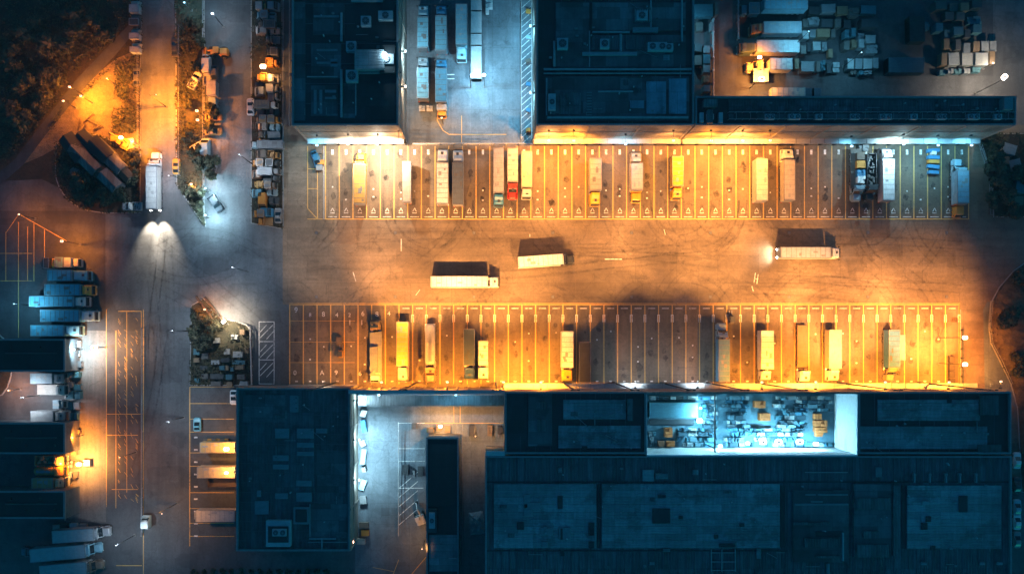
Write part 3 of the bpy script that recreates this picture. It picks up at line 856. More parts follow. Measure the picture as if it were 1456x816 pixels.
# bay numerals painted at the bottom-left bays, letter-like marks above
def painted_text(s, px, py, h, rz=0):
    cu = bpy.data.curves.new('t', 'FONT'); cu.body = s; cu.size = h; cu.align_x = 'CENTER'; cu.align_y = 'CENTER'
    o = bpy.data.objects.new('t', cu); col.objects.link(o)
    dg = bpy.context.evaluated_depsgraph_get(); me = bpy.data.meshes.new_from_object(o.evaluated_get(dg)); bpy.data.objects.remove(o)
    me.materials.clear(); me.materials.append(M['white'])
    p = g(px, py); q = put('bay_numeral', me, None, (p.x, p.y, .05), rz); tag(q, kind='structure')
for s, x, y, h in (('0', 419.5, 530, 1.6), ('A', 458, 530, 1.6), ('9', 478, 530, 1.6), ('6', 512, 531, 1.5), ('9', 421, 441, 1.8), ('8', 441, 448, 1.3), ('8', 460, 447, 1.6), ('4', 479, 448, 1.5), ('2', 497, 448, 1.3), ('6', 516, 446, 1.7), ('8', 536, 447, 1.7), ('4', 553, 446, 1.5)):
    painted_text(s, x, y, h)

# tyre marks, oil drips, drain covers
def stain(name, c, amax):
    m, nt, b = new_mat(name); P = coords(nt, True)
    b.inputs['Base Color'].default_value = (*c, 1); b.inputs['Roughness'].default_value = .6
    al = ramp(nt, noise(nt, P, .9, 6, .7), .35, .7, (0, 0, 0, 1), (amax,)*3+(1,))
    nt.links.new(al, b.inputs['Alpha']); return m
M['tyre'] = stain('tyre_rubber_marks', (.03, .03, .03), .27)
M['oil'] = stain('dripped_oil', (.02, .02, .02), .8)
q = random.Random(21); tm_ = []
def arcmark(x, y, a0, r, sweep, n=12):
    pts = []
    for i in range(n+1):
        pts.append((x, y)); a = math.radians(a0+sweep*i/n); x += math.cos(a)*r/n; y += math.sin(a)*r/n
    for off in (-5.5, 5.5):
        for i in range(n):
            (x0, y0), (x1, y1) = pts[i], pts[i+1]; d = math.hypot(x1-x0, y1-y0) or 1
            ox, oy = -(y1-y0)/d*off, (x1-x0)/d*off
            tm_.append((x0+ox, y0+oy, x1+ox, y1+oy, 2.4))
for i in range(26):
    x = 463+PW*q.randrange(46)+PW/2; arcmark(x, 285, 90, q.uniform(60, 110), q.choice((-1, 1))*q.uniform(50, 95))
for i in range(26):
    x = 412+19.42*q.randrange(48)+9.7; arcmark(x, 470, -90, q.uniform(60, 110), q.choice((-1, 1))*q.uniform(50, 95))
for i in range(10): arcmark(q.uniform(420, 1200), q.uniform(335, 415), q.uniform(-5, 5), q.uniform(100, 300), q.uniform(-12, 12))
for i in range(8): arcmark(q.uniform(215, 255), q.uniform(300, 600), q.uniform(80, 100), q.uniform(80, 200), q.uniform(-12, 12))
for i in range(5): arcmark(q.uniform(215, 240), q.uniform(330, 420), q.uniform(-50, 60), q.uniform(120, 200), q.uniform(-70, 70))
marks('tyre_marks', tm_, M['tyre'], .028)
mb = MB()
def blob(px, py, r):
    c = g(px, py); n = 9; pts = []
    for i in range(n): a = 2*PI*i/n; rr_ = r*q.uniform(.55, 1.2); pts.append((c.x+math.cos(a)*rr_, c.y+math.sin(a)*rr_*1.3))
    mb.poly(pts, .031, M['oil'])
for x in TX[:-1]:
    for k in range(2): blob(x+PW/2+q.uniform(-2.5, 2.5), q.uniform(218, 300), q.uniform(.3, .9))
for x in BX[:-1]:
    for k in range(2): blob(x+PW/2+q.uniform(-2.5, 2.5), q.uniform(460, 540), q.uniform(.3, .9))
tag(mb.build('oil_stains'), kind='structure')
for i in range(9):
    for y in (331, 422):
        p = g(450+i*112, y); dm = MB(); dm.box(-.35, -.35, 0, .35, .35, .03, M['darksteel'])
        for k in range(4): dm.box(-.3, -.27+k*.16, .03, .3, -.2+k*.16, .045, M['steel'])
        o = dm.build('drain_cover', None, (p.x, p.y, .02)); tag(o, kind='structure')

# ------------------------------------------------------------------ buildings
M['wall'] = roofmat('facade_panels', (.27, .235, .195), 3.3, 60, .12)
M['wall_dark'] = roofmat('dark_cladding', (.10, .105, .11), 2, 60, .1)
M['white_wall'] = paint((.72, .76, .78), .5, 0, .85)
M['roof_dark'] = roofmat('roof_membrane', (.017, .021, .025), 7, 3, .3)
M['roof_black'] = roofmat('black_felt_roof', (.010, .010, .011), 6, 3, .3)
M['roof_mid'] = roofmat('roof_sheets', (.085, .09, .1), 1.4, 17, .3, ('X', .9), st=(.5, 1.45), ss=2.2)
M['blue_sheet'] = roofmat('blue_roof_sheets', (.16, .24, .30), 3.4, 6, .12)
M['shed_roof'] = roofmat('shed_roof_sheets', (.13, .13, .13), .8, 9, .4)
M['roof_light'] = roofmat('roof_panels', (.19, .22, .24), 9, 1.6, .22, ('Y', .9))
M['roof_patch'] = roofmat('roof_patchwork', (.09, .09, .095), 5, 2.6, .5)
M['parapet'] = paint((.2, .21, .22), .6)
M['sky_l'] = paint((.20, .22, .23), .3)
M['hvac'] = paint((.38, .40, .42), .5)
M['duct'] = paint((.3, .31, .32), .4, .3)
M['door'] = paint((.45, .45, .44), .5)

def wrect(x0, y0, x1, y1, z):
    a = g(x0, y1, z); b = g(x1, y0, z)
    return a.x, a.y, b.x, b.y
def building(label, rect, z, roof, wall='wall', name='warehouse', cat='warehouse', par=.7, loc=None, parapet=True, base=0, rz=0):
    X0, Y0, X1, Y1 = wrect(*rect, z)
    cx, cy = (X0+X1)/2, (Y0+Y1)/2
    root = empty(name, (cx, cy, 0), rz, label, cat)
    root['_'] = 0; del root['_']
    hx, hy = (X1-X0)/2, (Y1-Y0)/2
    block(root, -hx, -hy, hx, hy, z, roof, wall, par, parapet, base)
    return root
def block(root, x0, y0, x1, y1, z, roof, wall='wall', par=.7, parapet=True, base=0):
    mb = MB(); t = .35 if parapet else 0
    mb.prism([(x0, y0), (x1, y0), (x1, y1), (x0, y1)], base, z-(par if parapet else .01), M[wall]); mb.f.pop(); mb.m.pop(); mb.smooth.pop()
    mb.build('wall', root)
    mb = MB(); zr = z-par if parapet else z
    mb.box(x0+t*.5, y0+t*.5, zr-.3, x1-t*.5, y1-t*.5, zr, roof if isinstance(roof, bpy.types.Material) else M[roof]); mb.build('roof', root)
    if parapet:
        mb = MB()
        mb.box(x0-.04, y0-.04, zr-.02, x1+.04, y0+t, z, M['parapet']); mb.box(x0-.04, y1-t, zr-.02, x1+.04, y1+.04, z, M['parapet'])
        mb.box(x0-.04, y0+t, zr-.02, x0+t, y1-t, z, M['parapet']); mb.box(x1-t, y0+t, zr-.02, x1+.04, y1-t, z, M['parapet'])
        mb.build('parapet', root)
    return zr
def rooftop(root, name, rects, mat, h, zr, lab=None, bev=.05):
    """parts lying on the roof, one each, from photo rectangles"""
    for x0, y0, x1, y1 in rects:
        a = g(x0, y1, zr+h); b = g(x1, y0, zr+h); c = (a+b)/2
        mb = MB(); hx, hy = (b.x-a.x)/2, (b.y-a.y)/2
        mb.bbox(-hx, -hy, 0, hx, hy, h, M[mat] if isinstance(mat, str) else mat, min(bev, h*.3))
        o = mb.build(name, root, Vector((c.x, c.y, zr)) - root.location)
def hvac(root, px, py, w, d, h, zr):
    c = g(px, py, zr+h); p = Vector((c.x, c.y, zr)) - root.location
    def f():
        mb = MB(); mb.bbox(-w/2, -d/2, 0, w/2, d/2, h, M['hvac'], .05)
        for i in range(6): mb.box(-w/2-.03, -d/2+.1+i*(d-.2)/6, h*.2, w/2+.03, -d/2+.16+i*(d-.2)/6, h*.8, M['darksteel'])
        return mb.mesh('air_unit')
    o = put('air_unit', cached(('hvac', w, d, h), f), root, p)
    def f2():
        mb = MB(); r = min(w, d)*.36; n = max(1, int(w/d+.3))
        for i in range(n):
            x = (i-(n-1)/2)*w/n; mb.tube((x, 0, h), (x, 0, h+.18), r, M['darksteel'], 14)
            for k in range(4): mb.box(-r, -.03, h+.18, r, .03, h+.21, M['steel'], Matrix.Translation((x, 0, 0)) @ Matrix.Rotation(k*PI/4, 4, 'Z'))
        return mb.mesh('fan_grille')
    put('fan_grille', cached(('fan', w, d, h), f2), o)
def roofline(root, name, px0, py0, px1, py1, zr, r, mat='duct'):
    a = g(px0, py0, zr)-root.location; b = g(px1, py1, zr)-root.location; a.z = b.z = zr+r*1.4
    mb = MB(); mb.tube(a, b, r, M[mat], 8)
    d = (b-a); n = max(2, int(d.length/4))
    for i in range(n+1):
        c = a+d*i/n; mb.box(c.x-.15, c.y-.15, zr, c.x+.15, c.y+.15, zr+r*.6, M['darksteel'])
    mb.build(name, root)
def docks(root, face_y, x0, x1, xs, zc=5.2, d=1.15, out=-1, canopy=True):
    """dock doors with leveller and buffers along a facade facing -y (out=-1) or +y; coordinates relative to root"""
    for x in xs:
        mb = MB(); y = face_y
        mb.box(-1.35, -.12 if out < 0 else 0, 1.15, 1.35, 0 if out < 0 else .12, 4.4, M['door'])
        for k in range(6): mb.box(-1.33, (-.15 if out < 0 else .12), 1.4+k*.5, 1.33, (-.12 if out < 0 else .15), 1.45+k*.5, M['darksteel'])
        o = mb.build('dock_door', root, (x, y, 0))
        mb = MB(); s = out
        for q in (-1, 1): mb.box(q*1.55-.2, min(0, s*.5), .9, q*1.55+.2, max(0, s*.5), 4.6, M['rubber'])
        mb.box(-1.75, min(0, s*.5), 4.6, 1.75, max(0, s*.5), 5.0, M['rubber'])
        mb.build('dock_seal', o)
    if canopy:
        mb = MB(); a, b = sorted((face_y, face_y+out*d)); mb.box(x0, a, zc, x1, b, zc+.22, M['canopy'])
        n = int((x1-x0)/3.3)
        for i in range(n+1):
            x = x0+.1+i*(x1-x0-.2)/n; mb.box(x-.05, a, zc-.35, x+.05, b, zc, M['steel']); mb.box(x-.04, a, zc+.22, x+.04, b, zc+.3, M['steel'])
        mb.build('dock_canopy', root)
M['hall'] = paint((.10, .22, .29), .6)
M['canopy'] = paint((.46, .46, .45), .5, 0, .8)
def pilasters(root, face_y, x0, x1, z, out=-1, step=9.9, axis='x', w=.22):
    n = max(1, int(abs(x1-x0)/step)); mb = MB()
    for i in range(n+1):
        x = x0+i*(x1-x0)/n; a, b = sorted((face_y, face_y+out*.14))
        if axis == 'x': mb.box(x-w, a, 0, x+w, b, z-.9, M['pil'])
        else: mb.box(a, x-w, 0, b, x+w, z-.9, M['pil'])
    for zz in (6.6, 12.0):
        a, b = sorted((face_y, face_y+out*.09))
        if axis == 'x': mb.box(min(x0, x1), a, zz, max(x0, x1), b, zz+.16, M['pil'])
        else: mb.box(a, min(x0, x1), zz, b, max(x0, x1), zz+.16, M['pil'])
    mb.build('facade_trim', root)
M['pil'] = paint((.34, .30, .26), .6)
def pipes(root, items):
    for (a, b, r) in items:
        mb = MB(); mb.tube(Vector(a)-root.location, Vector(b)-root.location, r, M['duct'], 6); mb.build('drain_pipe', root)

Z1 = 18.0
# --- north-west warehouse
b1 = building('dark roofed warehouse between the vehicle filled verge and the parked trailers of the loading court', (415, -70, 566, 178), Z1, 'roof_dark')
X0, Y0, X1, Y1 = wrect(415, -70, 566, 178, Z1)
fy = Y0 - b1.location.y
docks(b1, fy, X0-b1.location.x+.5, X1-b1.location.x, [g(x, 205).x-b1.location.x for x in (454, 473, 492, 511, 531, 550, 569)])
pilasters(b1, fy, X0-b1.location.x+.3, X1-b1.location.x-.3, Z1)
pilasters(b1, X1-b1.location.x, fy+.3, -fy, Z1, 1, 9.9, 'y')
zr = Z1-.7
rooftop(b1, 'roof_panel', [(442, 62, 485, 112), (442, 122, 480, 165), (488, 120, 505, 168), (445, 5, 490, 50), (418, 3, 434, 172)], 'roof_patch', .12, zr)
rooftop(b1, 'roof_panel', [(505, 118, 562, 172), (505, 3, 562, 58)], 'roof_dark', .1, zr)
rooftop(b1, 'skylight', [(446, 128, 450, 162), (454, 128, 458, 162), (462, 128, 478, 132), (462, 138, 478, 141), (450, 70, 480, 73), (450, 88, 480, 91), (446, 22, 482, 25), (470, 84, 480, 95)], 'sky_l', .25, zr)
rooftop(b1, 'plant_room', [(504, 71, 546, 98)], 'roof_light', 2.4, zr)
rooftop(b1, 'plant_room', [(540, 64, 562, 104)], 'roof_dark', 1.2, zr)
hvac(b1, 549, 84, 3.4, 2.2, 1.6, zr); hvac(b1, 500, 108, 2.6, 2.6, 1.4, zr); hvac(b1, 499, 66, 2.2, 2.2, 1.4, zr); hvac(b1, 548, 22, 3.2, 2.0, 1.2, zr); hvac(b1, 520, 30, 2.2, 2.2, 1.2, zr)
for q in ((486, 20, 486, 60, .3), (486, 100, 486, 168, .3), (505, 100, 545, 100, .35), (505, 105, 540, 105, .2), (506, 112, 506, 165, .15), (500, 3, 545, 3, .35), (437, 110, 480, 110, .15)):
    roofline(b1, 'duct', *q[:4], zr, q[4])
# --- north-middle warehouse and its long eastern wing (one front wall)
b2 = building('wide dark blue warehouse with a patchwork roof and an orange lit front wall', (763, -70, 987, 178), Z1, 'roof_dark')
X0, Y0, X1, Y1 = wrect(763, -70, 987, 178, Z1)
L2 = b2.location; fy2 = Y0-L2.y
docks(b2, fy2, X0-L2.x, X1-L2.x, [g(x+PW/2, 205).x-L2.x for x in TX if 758 < x < 940])
pilasters(b2, fy2, X0-L2.x+.3, X1-L2.x-.3, Z1); pilasters(b2, X0-L2.x, fy2+.3, -fy2, Z1, -1, 9.9, 'y')
rooftop(b2, 'roof_panel', [(776, 109, 980, 172)], 'roof_patch', .25, zr); rooftop(b2, 'roof_panel', [(838, 50, 975, 96), (842, 4, 975, 44), (790, 4, 838, 96)], 'roof_patch', .2, zr)
rooftop(b2, 'roof_ridge', [(773, 97, 984, 100), (773, 103.5, 984, 105)], 'duct', .5, zr)
rooftop(b2, 'light_panel', [(919, 116, 947, 162), (951, 112, 976, 162), (896, 143, 916, 154)], 'blue_sheet', .32, zr+.15)
rooftop(b2, 'raised_sheet', [(796, 132, 826, 163), (780, 127, 789, 163), (842, 51, 880, 71), (889, 51, 918, 71), (925, 60, 958, 75), (900, 12, 926, 32)], 'roof_mid', .5, zr)
rooftop(b2, 'service_deck', [(828, 74, 906, 79)], 'duct', .7, zr); rooftop(b2, 'service_deck', [(900, 39, 936, 46)], 'sky_l', .8, zr)
for k in range(9): rooftop(b2, 'roof_vent', [(834.5, 131+k*4, 841.5, 132.6+k*4)], 'sky_l', .5, zr)
for k in range(7): rooftop(b2, 'roof_vent', [(903+k*3.4, 14, 904.6+k*3.4, 30)], 'duct', .6, zr+.4)
hvac(b2, 785, 145, 1.6, 3.6, 1.5, zr); hvac(b2, 935, 66, 4.2, 1.8, 1.2, zr+.5); hvac(b2, 951, 67, 2, 1.6, 1.1, zr+.5); hvac(b2, 913, 22, 2.4, 2, 1.3, zr); hvac(b2, 800, 62, 2.4, 2.4, 1.3, zr); hvac(b2, 860, 62, 2, 2, 1.2, zr+.5)
for q in ((838, 45, 838, 96, .15), (842, 47, 895, 47, .25), (788, 60, 788, 96, .3), (778, 168, 978, 168, .3), (925, 0, 925, 40, .2), (969, 0, 969, 60, .25), (882, 50, 882, 75, .3), (777, 112, 777, 165, .2), (850, 131, 900, 131, .2), (870, 110, 870, 165, .1)):
    roofline(b2, 'duct', *q[:4], zr, q[4])

b3 = building('long narrow dark building with a railed roof walkway, front wall ending by the shrubs', (989, 137, 1445, 178), Z1, 'roof_dark')
X0, Y0, X1, Y1 = wrect(989, 137, 1445, 178, Z1); L3 = b3.location; fy3 = Y0-L3.y
docks(b3, fy3, X0-L3.x, X1-L3.x-.4, [g(x+PW/2, 205).x-L3.x for x in TX if 955 < x < 1360])
pilasters(b3, fy3, X0-L3.x+.3, X1-L3.x-.3, Z1)
rooftop(b3, 'roof_panel', [(1036, 141, 1440, 158)], 'roof_mid', .15, zr); rooftop(b3, 'walkway', [(1036, 162, 1442, 168)], 'roof_patch', .5, zr)
mb = MB(); ya, yb = g(0, 160, Z1).y-L3.y, g(0, 170, Z1).y-L3.y
xa, xb = g(1036, 0, Z1).x-L3.x, g(1442, 0, Z1).x-L3.x
for k in range(41):
    x = xa+(xb-xa)*k/40
    for yy in (ya, yb): mb.box(x-.05, yy-.05, zr, x+.05, yy+.05, zr+1.3, M['duct'])
    if k % 2: mb.box(x-.04, yb, zr+1.1, x+.04, ya, zr+1.17, M['duct'])
for yy in (ya, yb):
    for zz in (.7, 1.25): mb.box(xa, yy-.04, zr+zz, xb, yy+.04, zr+zz+.07, M['duct'])
mb.build('railing', b3)
for k, x in enumerate((1010, 1095, 1130, 1165, 1216, 1260, 1300, 1340, 1385, 1420)): hvac(b3, x, 166, 1.6 + (k % 3)*.5, 1.2, .9, zr+.5)
rooftop(b3, 'skylight', [(x, 142, x+2, 156) for x in range(1072, 1430, 46)], 'roof_patch', .3, zr)
rooftop(b3, 'stair_head', [(1428, 139, 1441, 156)], 'sky_l', 2.2, zr); rooftop(b3, 'plant_room', [(1001, 141, 1020, 152), (1006, 156, 1014, 175)], 'roof_mid', 1.8, zr)
rooftop(b3, 'roof_hatch', [(1022, 160, 1028, 175), (995, 160, 1001, 174)], 'hvac', 1.0, zr)

# --- south-west warehouse
Z4 = 12.0
b4 = building('square dark warehouse with square roof lights, west of the floodlit court', (336, 552, 497, 783), Z4, 'roof_mid')
zr4 = Z4-.7
X0, Y0, X1, Y1 = wrect(336, 552, 497, 783, Z4); L4 = b4.location
pilasters(b4, Y1-L4.y, X0-L4.x, X1-L4.x, Z4, 1); pilasters(b4, X1-L4.x, Y0-L4.y, Y1-L4.y, Z4, 1, 8, 'y')
rooftop(b4, 'skylight', [(391, 609, 411, 623), (422, 609, 446, 623), (422, 629, 446, 636), (422, 642, 446, 648), (388, 647, 410, 655), (388, 660, 410, 667), (421, 683, 443, 691), (421, 700, 443, 713), (391, 701, 409, 709), (412, 562, 424, 586), (449, 609, 465, 616), (362, 712, 382, 731), (365, 697, 371, 706)], 'sky_l', .22, zr4)
rooftop(b4, 'roof_panel', [(440, 716, 494, 764), (345, 560, 405, 600), (450, 640, 492, 700)], 'roof_patch', .1, zr4)
rooftop(b4, 'roof_hatch', [(417, 721, 439, 745)], 'sky_l', .8, zr4); rooftop(b4, 'hatch_cover', [(420, 724, 436, 742)], 'roof_dark', 1.0, zr4)
rooftop(b4, 'plant_room', [(378, 740, 413, 777)], 'hvac', 1.4, zr4); rooftop(b4, 'plant_cover', [(381, 748, 410, 771)], 'roof_dark', 1.6, zr4)
hvac(b4, 397, 757, 3.2, 1.6, 1.0, zr4+1.2)
for q in ((440, 765, 478, 765, .2), (458, 766, 458, 780, .2), (438, 770, 494, 770, .1), (441, 716, 441, 762, .15)): roofline(b4, 'duct', *q[:4], zr4, q[4])

# --- narrow building in the court
Z5 = 8.0
b5 = building('slim dark roofed annex standing in the middle of the south court', (606, 622, 652, 900), Z5, 'roof_dark', 'wall_dark', 'annex_building', 'building', .5)
rooftop(b5, 'plant_room', [(608, 724, 621, 757)], 'roof_patch', 1.2, Z5-.5); hvac(b5, 614, 740, 1.4, 3.6, .8, Z5+.7)
rooftop(b5, 'roof_panel', [(610, 760, 650, 812)], 'roof_light', .1, Z5-.5); rooftop(b5, 'roof_panel', [(608, 630, 650, 720)], 'roof_dark', .12, Z5-.5)
roofline(b5, 'duct', 638, 793, 650, 793, Z5-.5, .15)

# --- main south warehouse with the open lit hall
Z6 = 18.0; zr6 = Z6-.7
b6 = empty('warehouse', g(1080, 640, 0), 0, 'huge dark blue ribbed roof warehouse wrapped around the glowing open hall', 'warehouse')
L6 = Vector((b6.location.x, b6.location.y, 0))
def rel(x0, y0, x1, y1, z=Z6):
    a = g(x0, y1, z)-L6; b = g(x1, y0, z)-L6; return a.x, a.y, b.x, b.y
block(b6, *rel(718, 557, 919, 645), Z6, 'roof_dark'); block(b6, *rel(1221, 557, 1438, 645), Z6, 'roof_dark')
lo = rel(690, 648.5, 1440, 930); block(b6, *lo, Z6-.3, 'roof_mid')
tx0, ty0, tx1, ty1 = rel(919, 557, 1221, 560)
mb = MB(); mb.box(tx0+.045, ty0, 5.4, tx1-.045, ty1, Z6-.05, M['wall']); mb.build('wall', b6)
cx0, cy0, cx1, cy1 = rel(919, 557, 1221, 648.5)
ZF = 5.7
mb = MB(); mb.box(cx0+.05, cy0+.05, ZF-.4, cx1-.05, cy1-.6, ZF, M['hall']); mb.build('hall_floor', b6)
fy6 = cy1
mb = MB(); mb.box(cx0+.05, cy0+.3, ZF, cx0+.15, cy1-.6, Z6-.1, M['white_wall']); mb.box(cx1-.3, cy0+.3, ZF, cx1-.1, cy1-.6, Z6-.1, M['white_wall'])
mb.box(cx0+.15, cy0+.05, ZF, cx1-.3, cy0+.3, Z6+.05, M['white_wall']); mb.build('hall_wall', b6)
hp = rel(1023.5, 557, 1025, 648.5); mb = MB(); mb.box(hp[0], cy0+.3, ZF+7.5, hp[2], cy1-.6, ZF+8.0, M['darksteel']); 
for k in range(5): mb.box(hp[0], cy0+1+k*3.2, ZF, hp[2], cy0+1.25+k*3.2, ZF+7.5, M['darksteel'])
mb.build('hall_beam', b6)
docks(b6, ty1, rel(718, 0, 0, 0)[0], rel(0, 0, 1438, 0)[2], [g(x+9.7, 549).x-L6.x for x in BX if 722 < x < 1362], 5.2, 1.2, 1)
pilasters(b6, ty1, rel(718, 0, 0, 0)[0]+.3, rel(0, 0, 1438, 0)[2]-.3, Z6, 1)
OFF = b6.location.copy()
rooftop(b6, 'roof_panel', [(801, 568, 890, 596), (794, 605, 911, 637), (1248, 568, 1394, 598), (1222, 606, 1404, 638)], 'roof_light', .3, zr6)
rooftop(b6, 'roof_panel', [(718, 559, 750, 620)], 'roof_dark', .2, zr6); rooftop(b6, 'roof_panel', [(751, 559, 785, 634)], 'roof_patch', .3, zr6)
rooftop(b6, 'roof_hatch', [(762, 572, 776, 582), (764, 597, 776, 613), (1393, 562, 1420, 590), (1391, 632, 1424, 646), (892, 567, 900, 598)], 'roof_mid', .6, zr6)
rooftop(b6, 'roof_panel', [(702, 688, 848, 779), (856, 688, 1109, 779), (1290, 690, 1424, 780)], 'roof_light', .35, zr6-.3)
rooftop(b6, 'roof_panel', [(1128, 697, 1207, 799), (1214, 688, 1268, 792)], 'roof_patch', .5, zr6-.3)
rooftop(b6, 'skylight', [(745, 703, 754, 714), (745, 714, 769, 724), (745, 724, 758, 734), (769, 751, 786, 760), (770, 770, 779, 778), (795, 750, 812, 767), (1145, 702, 1160, 704), (1163, 702, 1206, 704), (1130, 716, 1207, 718), (1153, 712, 1170, 714), (744, 716, 750, 722)], 'sky_l', .2, zr6+.05)
rooftop(b6, 'vent_opening', [(793, 705, 800, 723), (837, 743, 845, 761), (735, 742, 745, 753), (797, 751, 800, 767), (928, 723, 953, 744), (1317, 734, 1324, 742), (1310, 743, 1319, 753), (1364, 705, 1376, 728), (1160, 755, 1196, 763), (1023, 773, 1046, 778), (837, 770, 845, 779)], 'roof_dark', .25, zr6+.05)
rooftop(b6, 'raised_sheet', [(1218, 708, 1266, 724), (1219, 774, 1264, 792), (1144, 765, 1195, 778), (1160, 790, 1196, 793), (1128, 742, 1180, 746), (1270, 690, 1280, 790), (1228, 755, 1250, 765)], 'roof_mid', .45, zr6+.1)
rooftop(b6, 'gutter', [(850, 688, 854, 779), (1110, 690, 1116, 778), (1282, 690, 1288, 780), (692, 684, 1436, 686), (692, 782, 1120, 783.5)], 'roof_dark', .12, zr6-.3)
for x in (1011, 1026, 1045): roofline(b6, 'ladder_rail', x, 780, x, 812, zr6-.3, .12, 'duct')
for y in (785, 798, 810): roofline(b6, 'ladder_rail', 1010, y, 1046, y, zr6-.3, .1, 'duct')
roofline(b6, 'duct', 1197, 756, 1197, 796, zr6-.3, .3); roofline(b6, 'duct', 1176, 800, 1176, 815, zr6-.3, .35, 'sky_l'); roofline(b6, 'duct', 1144, 671, 1205, 671, zr6-.3, .12)
for x in (1300, 1322, 1345, 1365, 1388):
    rooftop(b6, 'roof_vent', [(x, 674, x+2, 686), (x-.5, 673, x+2.5, 676)], 'duct', .9, zr6-.3)
rooftop(b6, 'roof_vent', [(794, 665, 799, 672), (914, 668, 930, 684), (932, 673, 950, 681), (985, 668, 993, 675), (943, 780, 953, 784), (1076, 780, 1082, 794), (1245, 664, 1254, 678), (1394, 799, 1401, 803), (1418, 799, 1426, 803), (1310, 799, 1318, 803)], 'roof_light', .5, zr6-.3)
rooftop(b6, 'parapet_cap', [(690, 641, 718, 647.8)], 'canopy', .3, Z6-.6)

# small roof furniture and raised seams
def dotted(root, box, n, zr, seed, avoid=()):
    q = random.Random(seed)
    for i in range(n):
        x = q.uniform(box[0], box[2]); y = q.uniform(box[1], box[3]); k = q.random()
        if k < .45: rooftop(root, 'roof_vent', [(x, y, x+q.uniform(1.2, 2.4), y+q.uniform(1.2, 2.4))], 'hvac', q.uniform(.4, .9), zr+.3)
        elif k < .7: roofline(root, 'conduit', x, y, x+q.choice((0, q.uniform(8, 26))), y+q.choice((0, q.uniform(6, 18))), zr+.3, .06)
        elif k < .85: rooftop(root, 'roof_patch', [(x, y, x+q.uniform(4, 12), y+q.uniform(3, 8))], q.choice(('roof_light', 'roof_dark', 'roof_mid')), .02+.004*i, zr+.36)
        else: rooftop(root, 'skylight', [(x, y, x+q.uniform(3, 5), y+q.uniform(2, 3))], 'sky_l', .3, zr+.3)
dotted(b6, (700, 655, 1420, 808), 70, zr6-.3, 1); dotted(b6, (725, 562, 905, 640), 12, zr6, 2); dotted(b6, (1230, 562, 1420, 640), 14, zr6, 3)
dotted(b1, (425, 4, 555, 168), 26, zr, 4); dotted(b2, (775, 4, 975, 168), 34, zr, 5); dotted(b3, (1040, 142, 1430, 158), 20, zr, 6); dotted(b4, (345, 560, 485, 770), 26, zr4, 7)
def seams(root, box, step, zr, vertical=True, h=.07, w=.05):
    mb = MB(); a = g(box[0], box[3], zr)-root.location; b = g(box[2], box[1], zr)-root.location
    n = int(((b.x-a.x) if vertical else (b.y-a.y))/step)
    for i in range(1, n):
        if vertical: x = a.x+i*step; mb.box(x-w, a.y, zr-.01, x+w, b.y, zr+h, M['seam'])
        else: y = a.y+i*step; mb.box(a.x, y-w, zr-.01, b.x, y+w, zr+h, M['seam'])
    mb.build('standing_seam', root)
M['seam'] = paint((.10, .11, .12), .6)
seams(b6, (692, 651, 1438, 686), 1.7, zr6-.3); seams(b6, (692, 782, 1438, 930), 1.7, zr6-.3); seams(b4, (337, 553, 496, 782), 2.2, zr4, False); seams(b1, (417, -60, 564, 176), 4.4, zr, False); seams(b2, (765, -60, 985, 176), 5.2, zr)
seams(b6, (719, 558, 918, 645), 3.3, zr6); seams(b6, (1222, 558, 1437, 645), 3.3, zr6)

# --- screen wall between the two southern buildings, with the dark canopy behind
sw = empty('screen_wall', g(610, 552), 0, 'tall lit screen wall closing the south court from the truck yard', 'wall')
a = g(509, 550)-sw.location; b = g(718, 550)-sw.location
mb = MB(); mb.box(a.x, -.25, 0, b.x, .25, 13, M['wall']); mb.build('wall_panel', sw)
mb = MB(); mb.box(a.x, -.45, 13, b.x, .45, 13.3, M['canopy'])
for k in range(14): x = a.x+1+k*(b.x-a.x-2)/13; mb.box(x-.15, -.5, 0, x+.15, .5, 13, M['pil'])
mb.build('coping', sw)
cn = empty('canopy_roof', g(615, 570), 0, 'low dark canopy running along the inner side of the screen wall', 'canopy')
mb = MB(); aa = g(509, 577, 5)-cn.location; bb = g(717, 562, 5)-cn.location
mb.box(aa.x, aa.y, 4.8, bb.x, bb.y, 5.0, M['roof_mid']); mb.build('canopy_sheet', cn)
for k in range(8):
    mb = MB(); x = aa.x+.6+k*(bb.x-aa.x-1.2)/7; mb.tube((x, aa.y+.3, 0), (x, aa.y+.3, 4.8), .1, M['steel']); mb.build('post', cn)

# --- west sheds
def shed(rect, z, roof, label, name='shed', cat='shed', rz=0):
    o = building(label, rect, z, roof, 'wall_dark', name, cat, .3, parapet=True); return o
w1 = shed((-60, 482, 92, 528), 7, 'roof_black', 'black flat roofed shed south of the six parked trucks')
w2 = shed((-60, 601, 92, 645), 7, 'roof_black', 'black flat roofed shed between the docked pale trucks and the orange lit trucks')
w3 = shed((-60, 698, 92, 737), 7, 'roof_black', 'black flat roofed shed south of the orange lit trucks')
for w, ys in ((w1, (492, 512)), (w2, (612, 632)), (w3, (708, 724))):
    for k in range(4): rooftop(w, 'roof_vent', [(12+k*21, ys[k % 2], 15+k*21, ys[k % 2]+3)], 'roof_black', .5, 6.7)
    roofline(w, 'duct', 8, (ys[0]+ys[1])/2, 80, (ys[0]+ys[1])/2, 6.7, .15, 'darksteel')
